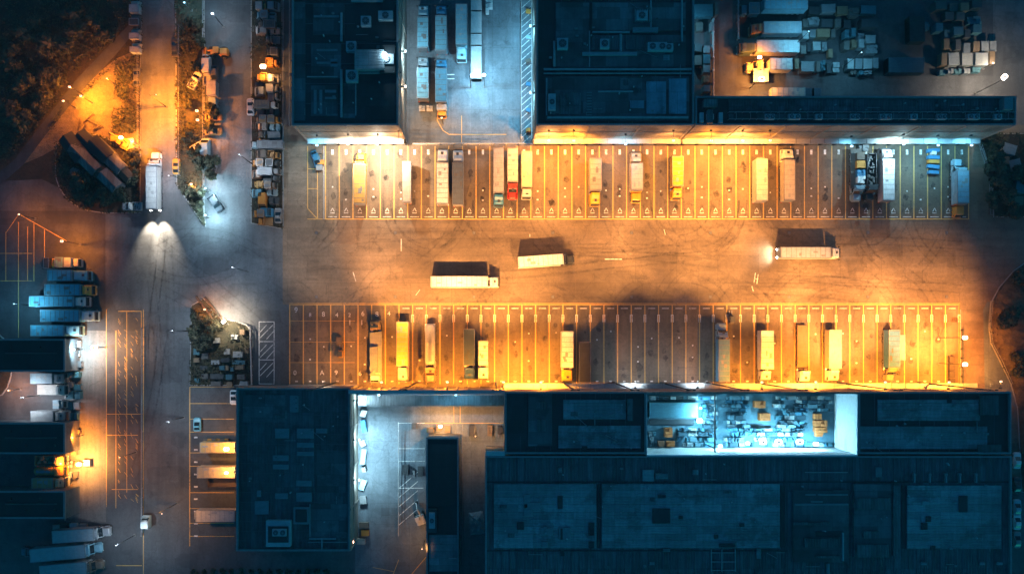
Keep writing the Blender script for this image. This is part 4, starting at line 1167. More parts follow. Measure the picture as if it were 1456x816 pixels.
# rotated sheds on the roundabout ground
def rotshed(px, py, L, W, z, ang, roof, label):
    L *= .74; W *= .66
    p = g(px, py, z); root = empty('storage_shed', (p.x, p.y, 0), math.radians(ang), label, 'shed')
    mb = MB(); mb.prism([(-L/2, -W/2), (L/2, -W/2), (L/2, W/2), (-L/2, W/2)], 0, z-.2, M['wall_dark']); mb.build('wall', root)
    mb = MB()
    mb.rings([[(-L/2-.2, -W/2-.2, z-.25), (L/2+.2, -W/2-.2, z-.25), (L/2+.2, W/2+.2, z-.25), (-L/2-.2, W/2+.2, z-.25)], [(-L/2-.2, -.05, z+.6), (L/2+.2, -.05, z+.6), (L/2+.2, .05, z+.6), (-L/2-.2, .05, z+.6)]], M[roof])
    n = int(L/.8)
    for i in range(n):
        x = -L/2+.2+i*(L-.4)/max(1, n-1)
        for s in (-1, 1): mb.add([(x-.06, s*(W/2+.2), z-.2), (x+.06, s*(W/2+.2), z-.2), (x+.06, 0, z+.67), (x-.06, 0, z+.67)], [(0, 1, 2, 3)], M[roof])
    mb.build('roof', root); return root
rotshed(104, 209, 8.5, 5.5, 3.5, -52, 'roof_dark', 'rounded black shed at the upper tip of the diagonal row of sheds')
rotshed(113, 219, 6.8, 4.4, 3.6, -45, 'shed_roof', 'pale grey corrugated shed just below the black tip shed')
rotshed(128, 234, 5.0, 4.4, 3.8, -45, 'shed_roof', 'light metal roofed shed in the middle of the diagonal shed row')
rotshed(142, 245, 5.4, 4.2, 3.2, -45, 'bark', 'brown roofed shed in the diagonal shed row')
rotshed(155, 256, 6.5, 4.4, 3.8, -45, 'shed_roof', 'grey corrugated shed at the lower end of the diagonal row')
rotshed(124, 202, 7.5, 4.6, 3.2, -45, 'roof_dark', 'small black shed beside the felled branches')
rotshed(141, 212, 7.5, 5.2, 3.6, -45, 'roof_dark', 'second black shed in the upper diagonal row')
rotshed(162, 232, 6.0, 4.4, 3.2, -45, 'shed_roof', 'grey ribbed shed below the work lamp')
rotshed(175, 245, 5.5, 3.6, 2.8, -45, 'bark', 'brown lean-to at the end of the upper diagonal row')
rotshed(108, 246, 3.0, 2.4, 2.4, -30, 'shed_roof', 'tiny pale hut in the dark of the roundabout')

# ------------------------------------------------------------------ fences, rails
def rail(pts, label, h=1.1, step=2.2, mesh=False, name='guard_rail', cat='railing', r=.05, mat='steel', z0=0):
    P = [g(*p) for p in pts]; root = empty(name, P[0], 0, label, cat)
    mb = MB(); pb = MB()
    for i in range(len(P)-1):
        a = P[i]-P[0]; b = P[i+1]-P[0]; d = b-a
        for hh in ((h, h*.55) if not mesh else (h, .1)): mb.tube(a+Vector((0, 0, hh+z0)), b+Vector((0, 0, hh+z0)), r, M[mat], 6)
        if mesh:
            n = int(d.length/.5)
            for k in range(n): q = a+d*k/n; mb.tube(q+Vector((0, 0, .1+z0)), q+Vector((0, 0, h+z0)), .018, M[mat], 4)
        n = max(1, int(d.length/step))
        for k in range(n+(i == len(P)-2)):
            q = a+d*k/n; pb.tube(q+Vector((0, 0, z0)), q+Vector((0, 0, h+.12+z0)), r*1.4, M[mat], 6)
    mb.build('rail', root); pb.build('posts', root).name = 'post'
    return root
rail([(200, -60), (200, 213)], 'thin metal fence along the west kerb of the orange lit road', 2.0, 3.2, True, 'boundary_fence', 'fence')
rail([(257, 40), (257, 250)], 'pale fence running down the first planted verge', 1.6, 3.0, True, 'boundary_fence', 'fence', .06)
rail([(290, -60), (290, 150), (291, 300)], 'kerbside rail between the planted verge and the inner lane', 1.1, 3, name='guard_rail')
rail([(404, -60), (404, 322)], 'low rail on the warehouse side of the packed vehicle verge', 1.1, 3)
rail([(413, -60), (413, 180)], 'bright blue pipe rail tight against the west wall of the north-west warehouse', 1.1, 3, r=.1, mat='duct')
rail([(588, 206), (757, 206)], 'pale gate rail closing the north loading court from the yard', 1.3, 2.9, r=.13, mat='canopy', name='gate_rail', cat='gate')
rail([(203, 466), (203, 760)], 'twin pipe crash rail on the west edge of the main access road', .9, 2.2, r=.08)
rail([(1366, 470), (1366, 548)], 'short dark rail at the east end of the lower bays', 1.2, 2, mat='darksteel', r=.12)
rail([(741, -40), (741, 198)], 'outer rail of the hatched strip beside the middle warehouse', 1.1, 2.6, r=.07, mat='canopy')
rail([(756, -40), (756, 198)], 'bright pipe rail against the west wall of the middle warehouse', 1.2, 2.6, r=.12, mat='canopy')
rail([(346, 460), (353, 462), (357, 468), (359, 546)], 'pale curved rail round the cluttered island', 1.0, 2, r=.1, mat='canopy')
rail([(1048, -30), (1048, 58)], 'grey wall rail at the west edge of the north truck park', 1.4, 2, r=.12)
rail([(1408, 428), (1405, 465), (1408, 488), (1421, 512), (1436, 545)], 'curved wire fence round the orange lit mound', 1.1, 2.5, True, 'boundary_fence', 'fence')
rail([(1388, 195), (1406, 250), (1408, 306)], 'thin fence in front of the north-east shrubs', 1.3, 2.5, True, 'boundary_fence', 'fence')
rail([(567, 612), (567, 760)], 'pale rail along the striped bays of the south court', 1.0, 2.4, r=.07, mat='canopy')
rail([(658, 604), (658, 800)], 'thin rail on the east side of the slim annex', 1.0, 2.4)
# low dividing kerbs at the ends of the row
for nm, pts in (('divider_kerb', R4(459.5, 208, 461.5, 312)), ('divider_kerb', R4(1365, 440, 1366, 548)), ('divider_kerb', R4(410.5, 546.5, 509, 548.5)), ('divider_kerb', R4(92, 480, 94, 740))):
    P = ccw([tuple(g(*p)[:2]) for p in pts]); mb = MB(); mb.prism(P, 0, .14, M['kerb']); tag(mb.build(nm), kind='structure')
# ------------------------------------------------------------------ colours
WH = (.84, .84, .82); CR = (.68, .62, .48); SL = (.12, .15, .18); TAN = (.45, .40, .34); YEL = (.78, .38, .03); ORG = (.65, .27, .04)
RED = (.62, .05, .03); BLU = (.05, .22, .38); NAVY = (.035, .06, .09); DK = (.04, .045, .05); BRN = (.16, .12, .09); GRY = (.28, .28, .28); TEAL = (.13, .32, .40); CY = (.35, .5, .56)
GA = 'trucks parked in the upper bays'; GB = 'trucks parked in the lower bays'; GC = 'trucks in the north loading court'
# top row
truck(511, 252, 76, 'U', 'yellow truck with a dark ribbed roof, alone near the west end of the upper bays', (.40, .25, .06), YEL, 16, 'nose', group=GA)
for s in (-1, 1):
    pass
truck(578, 258, 58, 'U', 'short tan trailer without a cab, in the upper bay under the brightest floodlight', TAN, None, nocab=True, group=GA, W=2.0, name='parked_trailer', cat='trailer', top=3.6)
truck(629, 250, 80, 'U', 'white truck with round hatch on its cab, beside the slate blue truck', WH, WH, 18, group=GA)
truck(651, 251, 80, 'U', 'slate blue trailer truck with a white cab nosed up to the gate rail', SL, (.5, .56, .6), 17, group=GA, W=2.6)
truck(709, 251, 82, 'D', 'pale grey trailer with a bright blue cab pointing to the yard', (.5, .47, .45), BLU, 15, group=GA, W=2.5)
truck(729, 246, 71, 'D', 'cream trailer with a bright red cab', CR, RED, 18, 'nose', gap=5, group=GA, W=2.5)
truck(749, 248, 66, 'D', 'cream yellow truck beside the red cabbed one', (.70, .58, .32), CR, 12, group=GA, W=2.5)
truck(847, 258, 66, 'D', 'tan trailer with amber edges and a yellow cab, in the middle of the upper bays', (.34, .30, .26), YEL, 17, group=GA)
truck(906, 242, 56, 'U', 'beige truck with a dark roof hatch, standing nose to wall ahead of a yellow cab', (.52, .45, .37), (.55, .47, .35), 15, group=GA)
boxtruck(906, 278, 17, 'D', 'square yellow tractor cab parked behind the beige truck', YEL, YEL, 13, GA, 2.5, 3.2, name='tractor_unit', cat='truck')
truck(964, 252, 60, 'D', 'all yellow short truck with white front pods in the upper bays', (.74, .40, .04), YEL, 14, group=GA, W=2.6)
boxtruck(964, 226, 13, 'U', 'small cream cab unit nose to wall above the all yellow truck', CR, CR, 8, GA, 2.3, 2.9, name='tractor_unit', cat='truck')
truck(1083, 256, 60, 'U', 'white trailer without a cab, its side glowing orange', (.62, .55, .48), None, nocab=True, group=GA, name='parked_trailer', cat='trailer', top=4.3)
truck(1123, 247, 76, 'U', 'white cabbed tan trailer truck next to the cabless white trailer', (.5, .45, .4), WH, 15, group=GA, W=2.6)
truck(1224, 246, 76, 'D', 'flatbed truck loaded with junk, its cab cyan and white', (.14, .12, .1), CY, 16, 'nose', 'flat', group=GA, W=2.5)
truck(1243, 250, 66, 'D', 'dark narrow open truck beside the junk loaded flatbed', (.06, .06, .065), DK, 14, 'nose', 'skip', group=GA, W=2.1, top=3)
truck(1264, 247, 76, 'U', 'brilliant white trailer truck under the cold white floodlight', WH, WH, 14, group=GA)
truck(1370, 256, 66, 'U', 'pale blue long truck at the east end of the upper bays', (.3, .46, .55), CY, 16, 'nose', group=GA, W=2.7)
boxtruck(1368, 298, 19, 'D', 'orange tractor cab tucked behind the pale blue truck', ORG, ORG, 15, GA, 2.4, 3.1, name='tractor_unit', cat='truck')
for i, (y, c, s, k) in enumerate(((222, BRN, 2.0, 'crate'), (234, ORG, 2.1, 'crate'), (247, BLU, 2.0, 'pallet'), (256, WH, 1.9, 'pallet'))):
    p = g(1224, y, 2.2); crate(p.x, p.y, 1.39, s, 1.7, 1.0+.1*i, c, ['brown crate on the flatbed, closest to the wall', 'orange crate on the junk loaded flatbed', 'blue wrapped pallet on the junk loaded flatbed', 'white wrapped pallet just behind the cyan cab'][i], 'loads on the flatbed', 0, k)
p = g(1226, 212); crate(p.x, p.y, 0, 2.2, 1.4, 1.2, GRY, 'grey pallet against the wall ahead of the flatbed', 'loads on the flatbed', 0, 'pallet')
for i, (y, c, w) in enumerate(((215, BLU, 22), (225, BLU, 20), (231, ORG, 19), (238, BLU, 20), (246, BLU, 17), (219, WH, 8))):
    p = g(1325, y); crate(p.x, p.y, 0, w*.14, .85, .9+.1*(i % 3), c, ['blue sheet bundle closest to the wall in an upper bay', 'second blue sheet bundle from the wall in an upper bay', 'orange bundle between the blue sheet bundles', 'blue bundle just behind the orange bundle', 'last blue bundle of the stack in the upper bay', 'small white bundle on the wall side of the blue bundles'][i], 'bundles stacked in an upper bay', R.uniform(-.15, .15), 'slab')
car(449, 226, -70, 'dark blue car in the kerbed corner bay', (.03, .14, .25))
for i, (x, y) in enumerate(((455, 216), (457, 232), (455, 240))):
    p = g(x, y); crate(p.x, p.y, 0, 1.5, 1.1, 1.0, (BRN, ORG, GRY)[i], ['brown crate by the wall of the corner bay', 'orange crate beside the dark blue car', 'grey crate behind the dark blue car'][i], 'crates in the corner bay')
# moving trucks
truck(661, 400.5, 98, 'R', 'white articulated truck driving along the yard, the lower of two', WH, WH, 13, group='trucks driving through the yard', W=2.55)
truck(777, 370, 81, 4.0, 'white trailer with a black cab, driving in mid yard', WH, DK, 13, 'nose', group='trucks driving through the yard', W=2.55)
mt = truck(1154, 359, 88, 'R', 'pale blue white truck driving in the east of the yard, lights blazing at its tail', (.55, .62, .66), WH, 13, group='trucks driving through the yard', W=2.55)
# bottom row
truck(532, 500, 90, 'U', 'long flat truck with dark grey load bed, just west of the yellow truck', (.3, .32, .36), (.5, .33, .1), 14, 'euro', 'flat', group=GB)
p = g(531, 511, 2.5); crate(p.x, p.y, 1.39, 6.0, 1.9, .9, (.22, .25, .3), 'long grey tarpaulin load on the flat truck', 'loads in the lower bays', PI/2, 'container')
boxtruck(532, 537, 13, 'D', 'white tractor cab behind the flat grey truck', WH, WH, 9, GB, 2.4, 3, name='tractor_unit', cat='truck')
truck(572, 500, 85, 'D', 'all yellow truck with a plain yellow box body', (.74, .40, .05), CR, 19, group=GB)
truck(611, 502, 84, 'D', 'grey tank truck with white ends and a red and white cab', (.42, .44, .48), (.62, .3, .2), 22, 'nose', 'tank', group=GB)
p = g(611, 466, 3); crate(p.x, p.y, 0, 2.3, 1.9, 2.8, WH, 'square white locker behind the grey tank truck', 'loads in the lower bays', 0, 'container')
truck(667, 504, 72, 'D', 'black blue truck next to the small white framed one', NAVY, (.02, .06, .2), 17, group=GB, W=2.6)
truck(687, 512, 56, 'D', 'small white truck in a dark frame beside the black blue truck', WH, WH, 17, group=GB, W=2.3, top=3.4)
truck(807, 507, 72, 'D', 'white trailer with a yellow cab next to the black trailer', WH, YEL, 17, group=GB, W=2.8)
truck(832, 515, 57, 'D', 'black trailer without a cab beside the yellow cabbed truck', (.035, .04, .045), None, nocab=True, group=GB, name='parked_trailer', cat='trailer', W=2.6)
truck(1030, 501, 84, 'U', 'dark blue truck with a cyan white front end, near the small forklift', (.16, .34, .44), CY, 20, 'nose', group=GB, W=2.6)
truck(1091, 506, 72, 'D', 'bright white wide trailer truck in the hottest orange light', (.8, .8, .78), WH, 14, group=GB, W=3.0, top=4.2)
truck(1147, 503, 82, 'D', 'empty brown flat trailer with a small white cab', (.20, .12, .05), WH, 16, 'euro', 'flat', group=GB, W=2.4)
truck(1188, 506, 74, 'D', 'tan box truck with a white cab, east of the empty flat trailer', (.5, .42, .33), WH, 16, group=GB, W=2.9)
truck(1272, 506, 74, 'D', 'blue and black truck with tan cab, nearest the double lamp post', (.06, .2, .42), (.4, .26, .12), 17, 'nose', 'box', group=GB, W=2.6)
p = g(1284, 494, 2.6); crate(p.x, p.y, 0, 6.0, 1.2, 2.5, (.3, .35, .4), 'pale grey narrow container tight against the blue and black truck', 'loads in the lower bays', PI/2, 'container')
p = g(1351, 527); 
for k in range(4):
    q = g(1351, 511+k*10.5); crate(q.x, q.y, 0, 1.6, 1.35, 1.0, (.06, .05, .045), ['first', 'second', 'third', 'fourth'][k] + ' dark pallet down from the top of the black pallet column', 'dark pallets in the last lower bay', PI/2, 'crate')
# small machines
def forklift(px, py, head, label, c):
    root = place('forklift', px, py, head, label, 'forklift', None, 2)
    pm = paint(c, .4); mb = MB(); mb.bbox(-1.1, -.6, .3, .7, .6, 1.0, pm, .12); mb.bbox(-1.15, -.55, .9, -.5, .55, 1.35, pm, .15); mb.build('body', root)
    mb = MB()
    for x, y in ((-.7, -.5), (-.7, .5), (.5, -.5), (.5, .5)): mb.tube((x, y, 1), (x*.9, y*.9, 2.1), .04, M['darksteel'], 6)
    mb.box(-.75, -.55, 2.08, .5, .55, 2.16, M['darksteel']); mb.build('cage', root)
    mb = MB()
    for y in (-.35, .35): mb.box(.75, y-.06, .1, .9, y+.06, 2.4, M['darksteel'])
    for z in (.5, 1.3, 2.3): mb.box(.78, -.4, z, .88, .4, z+.1, M['darksteel'])
    mb.build('mast', root)
    for y in (-.3, .3):
        mb = MB(); mb.box(.9, y-.07, .12, 2.0, y+.07, .17, M['steel']); mb.build('fork', root)
    mb = MB(); mb.bbox(-.3, -.25, 1.0, .15, .25, 1.25, M['rubber'], .05); mb.build('seat', root)
    wheels(root, (-.75, .45), .5, .3, .2); return root
forklift(1042, 453, 'U', 'small dark forklift by the cyan fronted truck', (.1, .09, .08))
forklift(483, 502, 'U', 'brown forklift standing in a dim lower bay', (.28, .15, .04))
p = g(483, 484); crate(p.x, p.y, 0, 1.4, 1.6, 1.1, BRN, 'brown crate in front of the dim bay forklift', 'loads in the lower bays')
forklift(613, 612, 'R', 'dark forklift beside the orange court lamp', (.2, .12, .03))
forklift(711, 612, 'D', 'forklift in the corner by the big blue roof', (.05, .05, .05))
def loader(px, py, head, label):
    root = place('wheel_loader', px, py, head, label, 'loader', None, 2.5); pm = paint(ORG, .4)
    mb = MB(); mb.bbox(-2.8, -.85, .7, -.4, .85, 1.9, pm, .25); mb.bbox(-.5, -.5, .6, 1.6, .5, 1.3, pm, .1); mb.build('body', root)
    mb = MB(); mb.stack([(1.3, -.9, .6, .75, .2), (2.4, -.9, .5, .72, .2), (2.9, -.85, .35, .68, .2)], M['glass']); mb.stack([(2.9, -.95, .5, .78, .2), (3.05, -.9, .45, .72, .2)], pm); mb.build('cab', root)
    for s in (-1, 1):
        mb = MB(); mb.rings([[(1.0, s*.45-.1, 1.2), (1.0, s*.45+.1, 1.2), (1.0, s*.45+.1, 1.6), (1.0, s*.45-.1, 1.6)], [(2.9, s*.45-.1, .5), (2.9, s*.45+.1, .5), (2.9, s*.45+.1, .9), (2.9, s*.45-.1, .9)]], pm); mb.build('arm', root)
    mb = MB(); mb.box(2.7, -1.3, .15, 2.85, 1.3, 1.2, pm); mb.box(2.7, -1.3, .12, 3.8, 1.3, .25, pm)
    for s in (-1, 1): mb.box(2.7, s*1.3-.05, .15, 3.7, s*1.3+.05, 1.1, pm)
    mb.build('bucket', root); wheels(root, (-1.7, 1.3), 1.0, .75, .5); return root
loader(306, 72, 'L', 'orange wheel loader at the kerb of the inner lane')

# north court
truck(601, 36, 64, 'U', 'pale blue trailer truck by the warehouse wall, first in its column', TEAL, CY, 17, group=GC, W=2.6)
truck(627, 38, 68, 'U', 'pale blue truck with teal cab, beside the first column of court trailers', TEAL, BLU, 15, group=GC, W=2.7)
truck(656, 45, 78, 'D', 'blue truck with square cab hatch, facing down the court', (.16, .36, .44), (.25, .45, .52), 17, group=GC, W=2.7)
truck(601, 109, 62, 'U', 'pale blue trailer truck by the warehouse wall, second in its column', TEAL, (.25, .3, .33), 15, group=GC, W=2.7)
truck(627, 113, 64, 'U', 'darker blue trailer with a white rimmed side, south of the teal cabbed truck', (.08, .22, .30), BLU, 13, group=GC, W=2.7)
boxtruck(628, 157, 17, 'D', 'orange white tractor cab at the south end of the court trailers', (.5, .48, .45), ORG, 8, GC, 2.4, 3, name='tractor_unit', cat='truck')
for i, x in enumerate((600.5, 611)):
    p = g(x, 155.5); crate(p.x, p.y, 0, 1.5, 1.2, 1.2, (.5, .52, .52), ['white cube crate west of the other by the orange white cab', 'white cube crate closest to the orange white cab'][i], 'white cubes in the court', 0, 'pallet')
for i, (y0, y1) in enumerate(((-14, 15), (17, 47), (49, 64), (66, 112))):
    p = g(677, (y0+y1)/2, 2.6)
    crate(p.x, p.y, 0, (y1-y0)*S*.98, 2.5, 2.6, (.42, .46, .48), ['first ribbed grey white container from the top of the court line', 'second ribbed grey white container in the court line', 'short grey white container in the court line', 'grey white container right beside the court lamp'][i], 'container line in the north court', PI/2, 'container')
for k in range(5):
    p = g(693+(k % 2)*5, 5+(k//2)*7); crate(p.x, p.y, 0, .8, .9, 1.0+.2*k, (.6, .62, .62), ['small white crate at the very top of the court', 'white crate east of the topmost small one', 'white crate in the middle of the court stack', 'white crate at the east of the court stack middle', 'white crate at the lower end of the court stack'][k], 'white crates at the court top')

# hatched strip between the middle warehouse and the court: ladders and gear
for k, (y, c) in enumerate(((18, ORG), (55, CY), (88, BRN), (121, BLU), (158, BLU), (186, ORG))):
    p = g(751, y); crate(p.x, p.y, 0, 1.1, .8, .9, c, ['orange crate', 'pale crate', 'brown crate', 'blue crate halfway down', 'blue crate low down', 'orange crate'][k] + ' in the hatched strip, ' + ['at the top', 'upper part', 'above the middle', 'of the wall', 'near the corner', 'at the yard corner'][k], 'crates in the hatched strip', R.uniform(-.4, .4))

# first verge and kerbside vehicles
GV = 'vehicles by the first verge'
car(293, 90, 'U', 'white van parked right behind the wheel loader', (.5, .5, .5), 'van', GV, L=4.6)
car(294, 107, 'U', 'grey pickup half under the verge bushes', (.35, .36, .38), 'pickup', GV)
boxtruck(300, 132, 34, 'D', 'white box truck with a dark cab in the kerbside line', (.45, .43, .4), (.2, .28, .32), 12, GV)
car(303, 105, 'D', 'round dark car beside the grey pickup', (.1, .1, .11), 'car', GV)
car(276, 113, 60, 'white pickup turned across the verge', (.6, .6, .58), 'pickup', GV)
car(302, 166, 'R', 'brown car between the two bushes', (.25, .13, .05), 'car', GV, L=4.2)
car(302, 186, 'R', 'orange brown car south of the kerbside bush', (.35, .18, .06), 'car', GV, L=4.2)
car(291, 210, 'U', 'pale blue van beside the leafy verge tree', (.3, .45, .52), 'van', GV, L=4.6)
car(279, 208, 30, 'small white car deep in the verge leaves', (.5, .5, .5), 'car', GV, L=3.8)
car(249, 236, 'U', 'small orange car on the west side of the first verge', (.6, .3, .05), 'car', GV, L=3.8)
car(247, 66, 'U', 'dark car by the top of the west kerb line', (.05, .05, .05), 'car', GV)
def motorcycle(px, py, ang, label):
    root = place('motorcycle', px, py, ang, label, 'motorcycle', None, 1)
    mb = MB(); mb.bbox(-.5, -.16, .45, .5, .16, .9, paint(DK), .08); mb.build('body', root)
    mb = MB(); mb.bbox(-.75, -.17, .85, .05, .17, 1.0, M['rubber'], .05); mb.build('seat', root)
    mb = MB(); mb.tube((.55, -.42, 1.15), (.55, .42, 1.15), .03, M['steel']); mb.tube((.55, 0, 1.15), (.85, 0, .35), .05, M['steel']); mb.build('handlebar', root)
    for x in (-.75, .85):
        o = put('wheel', wheel_mesh(.34, .14), root, (x, 0, .34)); put('rim', rim_mesh(.34, .14), o)
    mb = MB(); mb.bbox(-1.15, -.35, .7, -.7, .35, 1.15, paint(DK), .06); mb.build('luggage_box', root)
car(305, 289, -55, 'lone dark pickup in the pool of cold light', (.05, .06, .07), 'pickup', GV, L=4.4)
# column on the far west verge
GN = 'vehicles on the west kerb of the orange road'
boxtruck(190, 8, 20, 'U', 'grey white box truck at the top of the west kerb', (.4, .4, .4), (.3, .3, .3), 7, GN, 2.2, 2.8)
boxtruck(190, 27, 18, 'U', 'black box truck second from the top of the west kerb', (.05, .05, .06), (.06, .06, .07), 7, GN, 2.2, 2.8)
boxtruck(190, 47, 17, 'U', 'silver box truck third down the west kerb', (.35, .36, .38), (.2, .2, .2), 7, GN, 2.2, 2.8)
boxtruck(191, 66, 16, 'U', 'blue and white box truck last down the west kerb', (.3, .4, .5), (.45, .4, .3), 7, GN, 2.2, 2.8)
car(193, 108, 'U', 'dark car alone beside the bare dirt', (.08, .08, .08), 'car', GN)
truck(215, 255, 84, 'U', 'long white truck on the orange road, cab towards the top', (.5, .5, .48), WH, 20, 'nose', group='trucks driving through the yard', W=2.6)
car(186, 293, 'L', 'white pickup facing away from the long white truck', (.5, .52, .52), 'pickup', None, L=4.8)

# second verge: packed line
GP = 'vehicles packed side by side on the second verge'
rowsv = [  # x0,x1,y,kind,body,cab,dir
 (363, 380, 8, 'b', CR, ORG, 'R', 'cream box truck with orange cab, first in the packed line'), (381, 397, 9, 'v', (.2, .3, .36), None, 'R', 'dark blue van beside the cream box truck'),
 (362, 380, 20, 'b', TEAL, TEAL, 'L', 'cyan box truck second in the packed line'), (381, 392, 27, 'c', CY, None, 'D', 'pale cyan car nosed down behind the cyan box truck'),
 (364, 391, 34, 'b', BRN, BRN, 'L', 'brown box truck third in the packed line'), (363, 380, 43, 'v', (.5, .45, .4), None, 'L', 'beige van below the brown box truck'), (383, 396, 43, 'c', (.4, .4, .4), None, 'R', 'silver car beside the beige van'),
 (375, 396, 54, 'f', (.2, .22, .24), NAVY, 'L', 'dark flatbed truck above the orange lamp'), (376, 394, 73, 'b', (.1, .09, .08), DK, 'L', 'black box truck just above the orange lamp'),
 (378, 395, 88, 's', ORG, ORG, 'R', 'orange open truck beside the burning lamp'), (362, 379, 109, 's', YEL, ORG, 'L', 'yellow open truck below the burning lamp'), (381, 396, 112, 'v', (.55, .56, .56), None, 'R', 'white van below the burning lamp'),
 (361, 376, 121, 'c', (.05, .05, .05), None, 'L', 'black car beside a white van in the packed line'), (361, 376, 130, 'v', (.35, .4, .42), None, 'L', 'grey blue van with rounded nose in the packed line'), (378, 396, 125, 'b', (.5, .52, .52), GRY, 'R', 'silver box truck back to back with the grey blue van'), (378, 396, 136, 'f', (.35, .37, .38), GRY, 'R', 'grey flatbed below the silver box truck'),
 (361, 393, 148, 'b', (.35, .26, .18), WH, 'R', 'brown box truck with white cab poking toward the warehouse'), (362, 380, 159, 'c', (.06, .07, .08), None, 'L', 'dark car under the brown box with white cab'), (381, 396, 158, 'c', (.1, .1, .1), None, 'R', 'blackish car beside another dark car mid line'),
 (361, 378, 169, 'b', ORG, BRN, 'L', 'orange box truck halfway down the packed line'), (380, 397, 169, 'b', (.55, .3, .1), ORG, 'R', 'amber box truck back to back with the orange one'), (366, 380, 180, 'v', (.4, .33, .28), None, 'L', 'tan van under the orange box truck'), (382, 397, 180, 'c', CY, None, 'R', 'cyan car under the amber box truck'),
 (364, 396, 190, 'f', (.3, .3, .3), BRN, 'L', 'flatbed truck just above the long pale blue truck'),
 (355, 402, 205, 'b', (.25, .26, .27), CY, 'L', 'long truck with rounded pale blue cab facing the lane'),
 (368, 381, 197, 'c', (.5, .25, .06), None, 'L', 'orange car squeezed above the long pale blue cabbed truck'), (364, 380, 219, 'v', BRN, None, 'L', 'dark brown van below the long pale blue cabbed truck'), (381, 396, 220, 's', (.5, .25, .08), ORG, 'R', 'orange open truck below the long pale blue cabbed truck'),
 (356, 374, 231, 'b', ORG, ORG, 'L', 'bright orange box truck low in the packed line'), (377, 396, 231, 'b', BRN, DK, 'R', 'brown black truck beside the bright orange box truck'), (366, 397, 243, 'b', (.45, .48, .5), GRY, 'R', 'silver white box truck low in the packed line'),
 (357, 371, 248, 'v', (.35, .2, .12), None, 'L', 'rusty van west of the silver white box truck'), (372, 395, 253, 'f', (.04, .04, .04), DK, 'R', 'black flatbed under the silver white box truck'), (362, 374, 262, 'c', (.6, .3, .05), None, 'L', 'orange car with bright roof near the line end'), (376, 392, 263, 'b', (.45, .28, .14), BRN, 'R', 'light brown box truck near the line end'),
 (357, 373, 275, 'v', TEAL, None, 'L', 'teal van near the end of the packed line'), (378, 394, 273, 'c', CY, None, 'R', 'pale cyan car near the end of the packed line'), (367, 379, 286, 'v', ORG, None, 'D', 'orange van standing nose down near the line end'), (381, 396, 285, 'c', (.06, .06, .06), None, 'R', 'black car beside the nose down orange van'),
 (358, 375, 303, 'b', (.45, .2, .04), ORG, 'L', 'rust orange box truck at the foot of the line'), (371, 388, 302, 'v', BLU, None, 'R', 'blue van at the foot of the packed line'), (364, 386, 314, 'f', (.4, .22, .08), ORG, 'L', 'amber flatbed, last in the packed line'), (389, 400, 306, 'c', GRY, None, 'U', 'grey car at the foot of the packed line')]
for x0, x1, y, k, bc, cc, d, lab in rowsv:
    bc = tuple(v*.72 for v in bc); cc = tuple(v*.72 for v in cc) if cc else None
    L = x1-x0
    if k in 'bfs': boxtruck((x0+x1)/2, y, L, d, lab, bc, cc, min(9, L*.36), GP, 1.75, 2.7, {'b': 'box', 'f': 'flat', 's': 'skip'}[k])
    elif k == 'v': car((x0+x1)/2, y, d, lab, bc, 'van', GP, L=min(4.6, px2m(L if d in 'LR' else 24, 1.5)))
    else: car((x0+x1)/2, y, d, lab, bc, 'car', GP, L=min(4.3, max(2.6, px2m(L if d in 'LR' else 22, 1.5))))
car(355, 151, 'U', 'white car parked in the lane beside the packed line', (.5, .52, .55), 'car', GP, L=4.2)

# west lot: six trucks
GW = 'trucks parked in the west lot'
boxtruck(62, 374, 14, 'L', 'small dark truck at the west corner of the lot row', DK, DK, 5, GW, 2.4, 2.8); boxtruck(79, 373, 22, 'L', 'short truck with an orange front and blue box', TEAL, ORG, 8, GW, 2.4, 3)
boxtruck(101, 373, 20, 'R', 'short white truck under the lot lamp', (.45, .5, .52), (.45, .42, .38), 9, GW, 2.3, 3)
truck(95, 391.5, 56, 'R', 'blue trailer truck, first full length truck below the lot lamp', (.10, .33, .43), TEAL, 18, group=GW, W=2.5)
truck(96, 412, 66, 'R', 'blue trailer truck with orange ends', (.07, .28, .38), ORG, 12, group=GW, W=2.6)
truck(81, 428.5, 79, 'R', 'long blue trailer with a pale box front and white orange cab', (.10, .34, .44), (.5, .5, .48), 13, group=GW, W=2.4)
truck(95, 449, 76, 'R', 'blue trailer truck with dark marks on its roof', (.08, .30, .40), CY, 17, group=GW, W=2.7)
truck(77, 470, 68, 'R', 'brightest cyan trailer truck, last of the six by the black shed', (.16, .48, .60), (.25, .48, .56), 17, group=GW, W=2.6)
p = g(104, 428, 4); mkm = paint((.3, .3, .3))
GD = 'trucks backed against the west dock'
truck(66, 538, 46, 'R', 'pale blue truck backed in just below the top black shed', (.3, .36, .38), (.22, .24, .25), 12, group=GD, W=2.4)
truck(67, 555, 46, 'R', 'grey flat truck with a dark cab, second on the west dock', (.4, .35, .3), (.4, .4, .38), 11, 'euro', 'flat', group=GD, W=2.3)
boxtruck(83, 575, 16, 'R', 'tiny pale blue truck on the west dock', (.25, .42, .5), (.4, .38, .36), 6, GD, 2.0, 2.6)
truck(67, 592, 47, 'R', 'grey white truck with a blue roof patch, just above the middle black shed', (.38, .36, .34), (.42, .38, .34), 12, group=GD, W=2.5)
GO = 'orange lit trucks between the black sheds'
truck(67, 656, 42, 'R', 'upper truck in the glowing gap between sheds', (.42, .30, .16), (.5, .4, .2), 11, 'euro', 'skip', group=GO, W=2.3, top=3)
truck(66, 671, 44, 'R', 'rounded orange truck in the middle of the glowing gap', (.5, .28, .08), ORG, 11, 'euro', 'tank', group=GO, W=2.4, top=3.4)
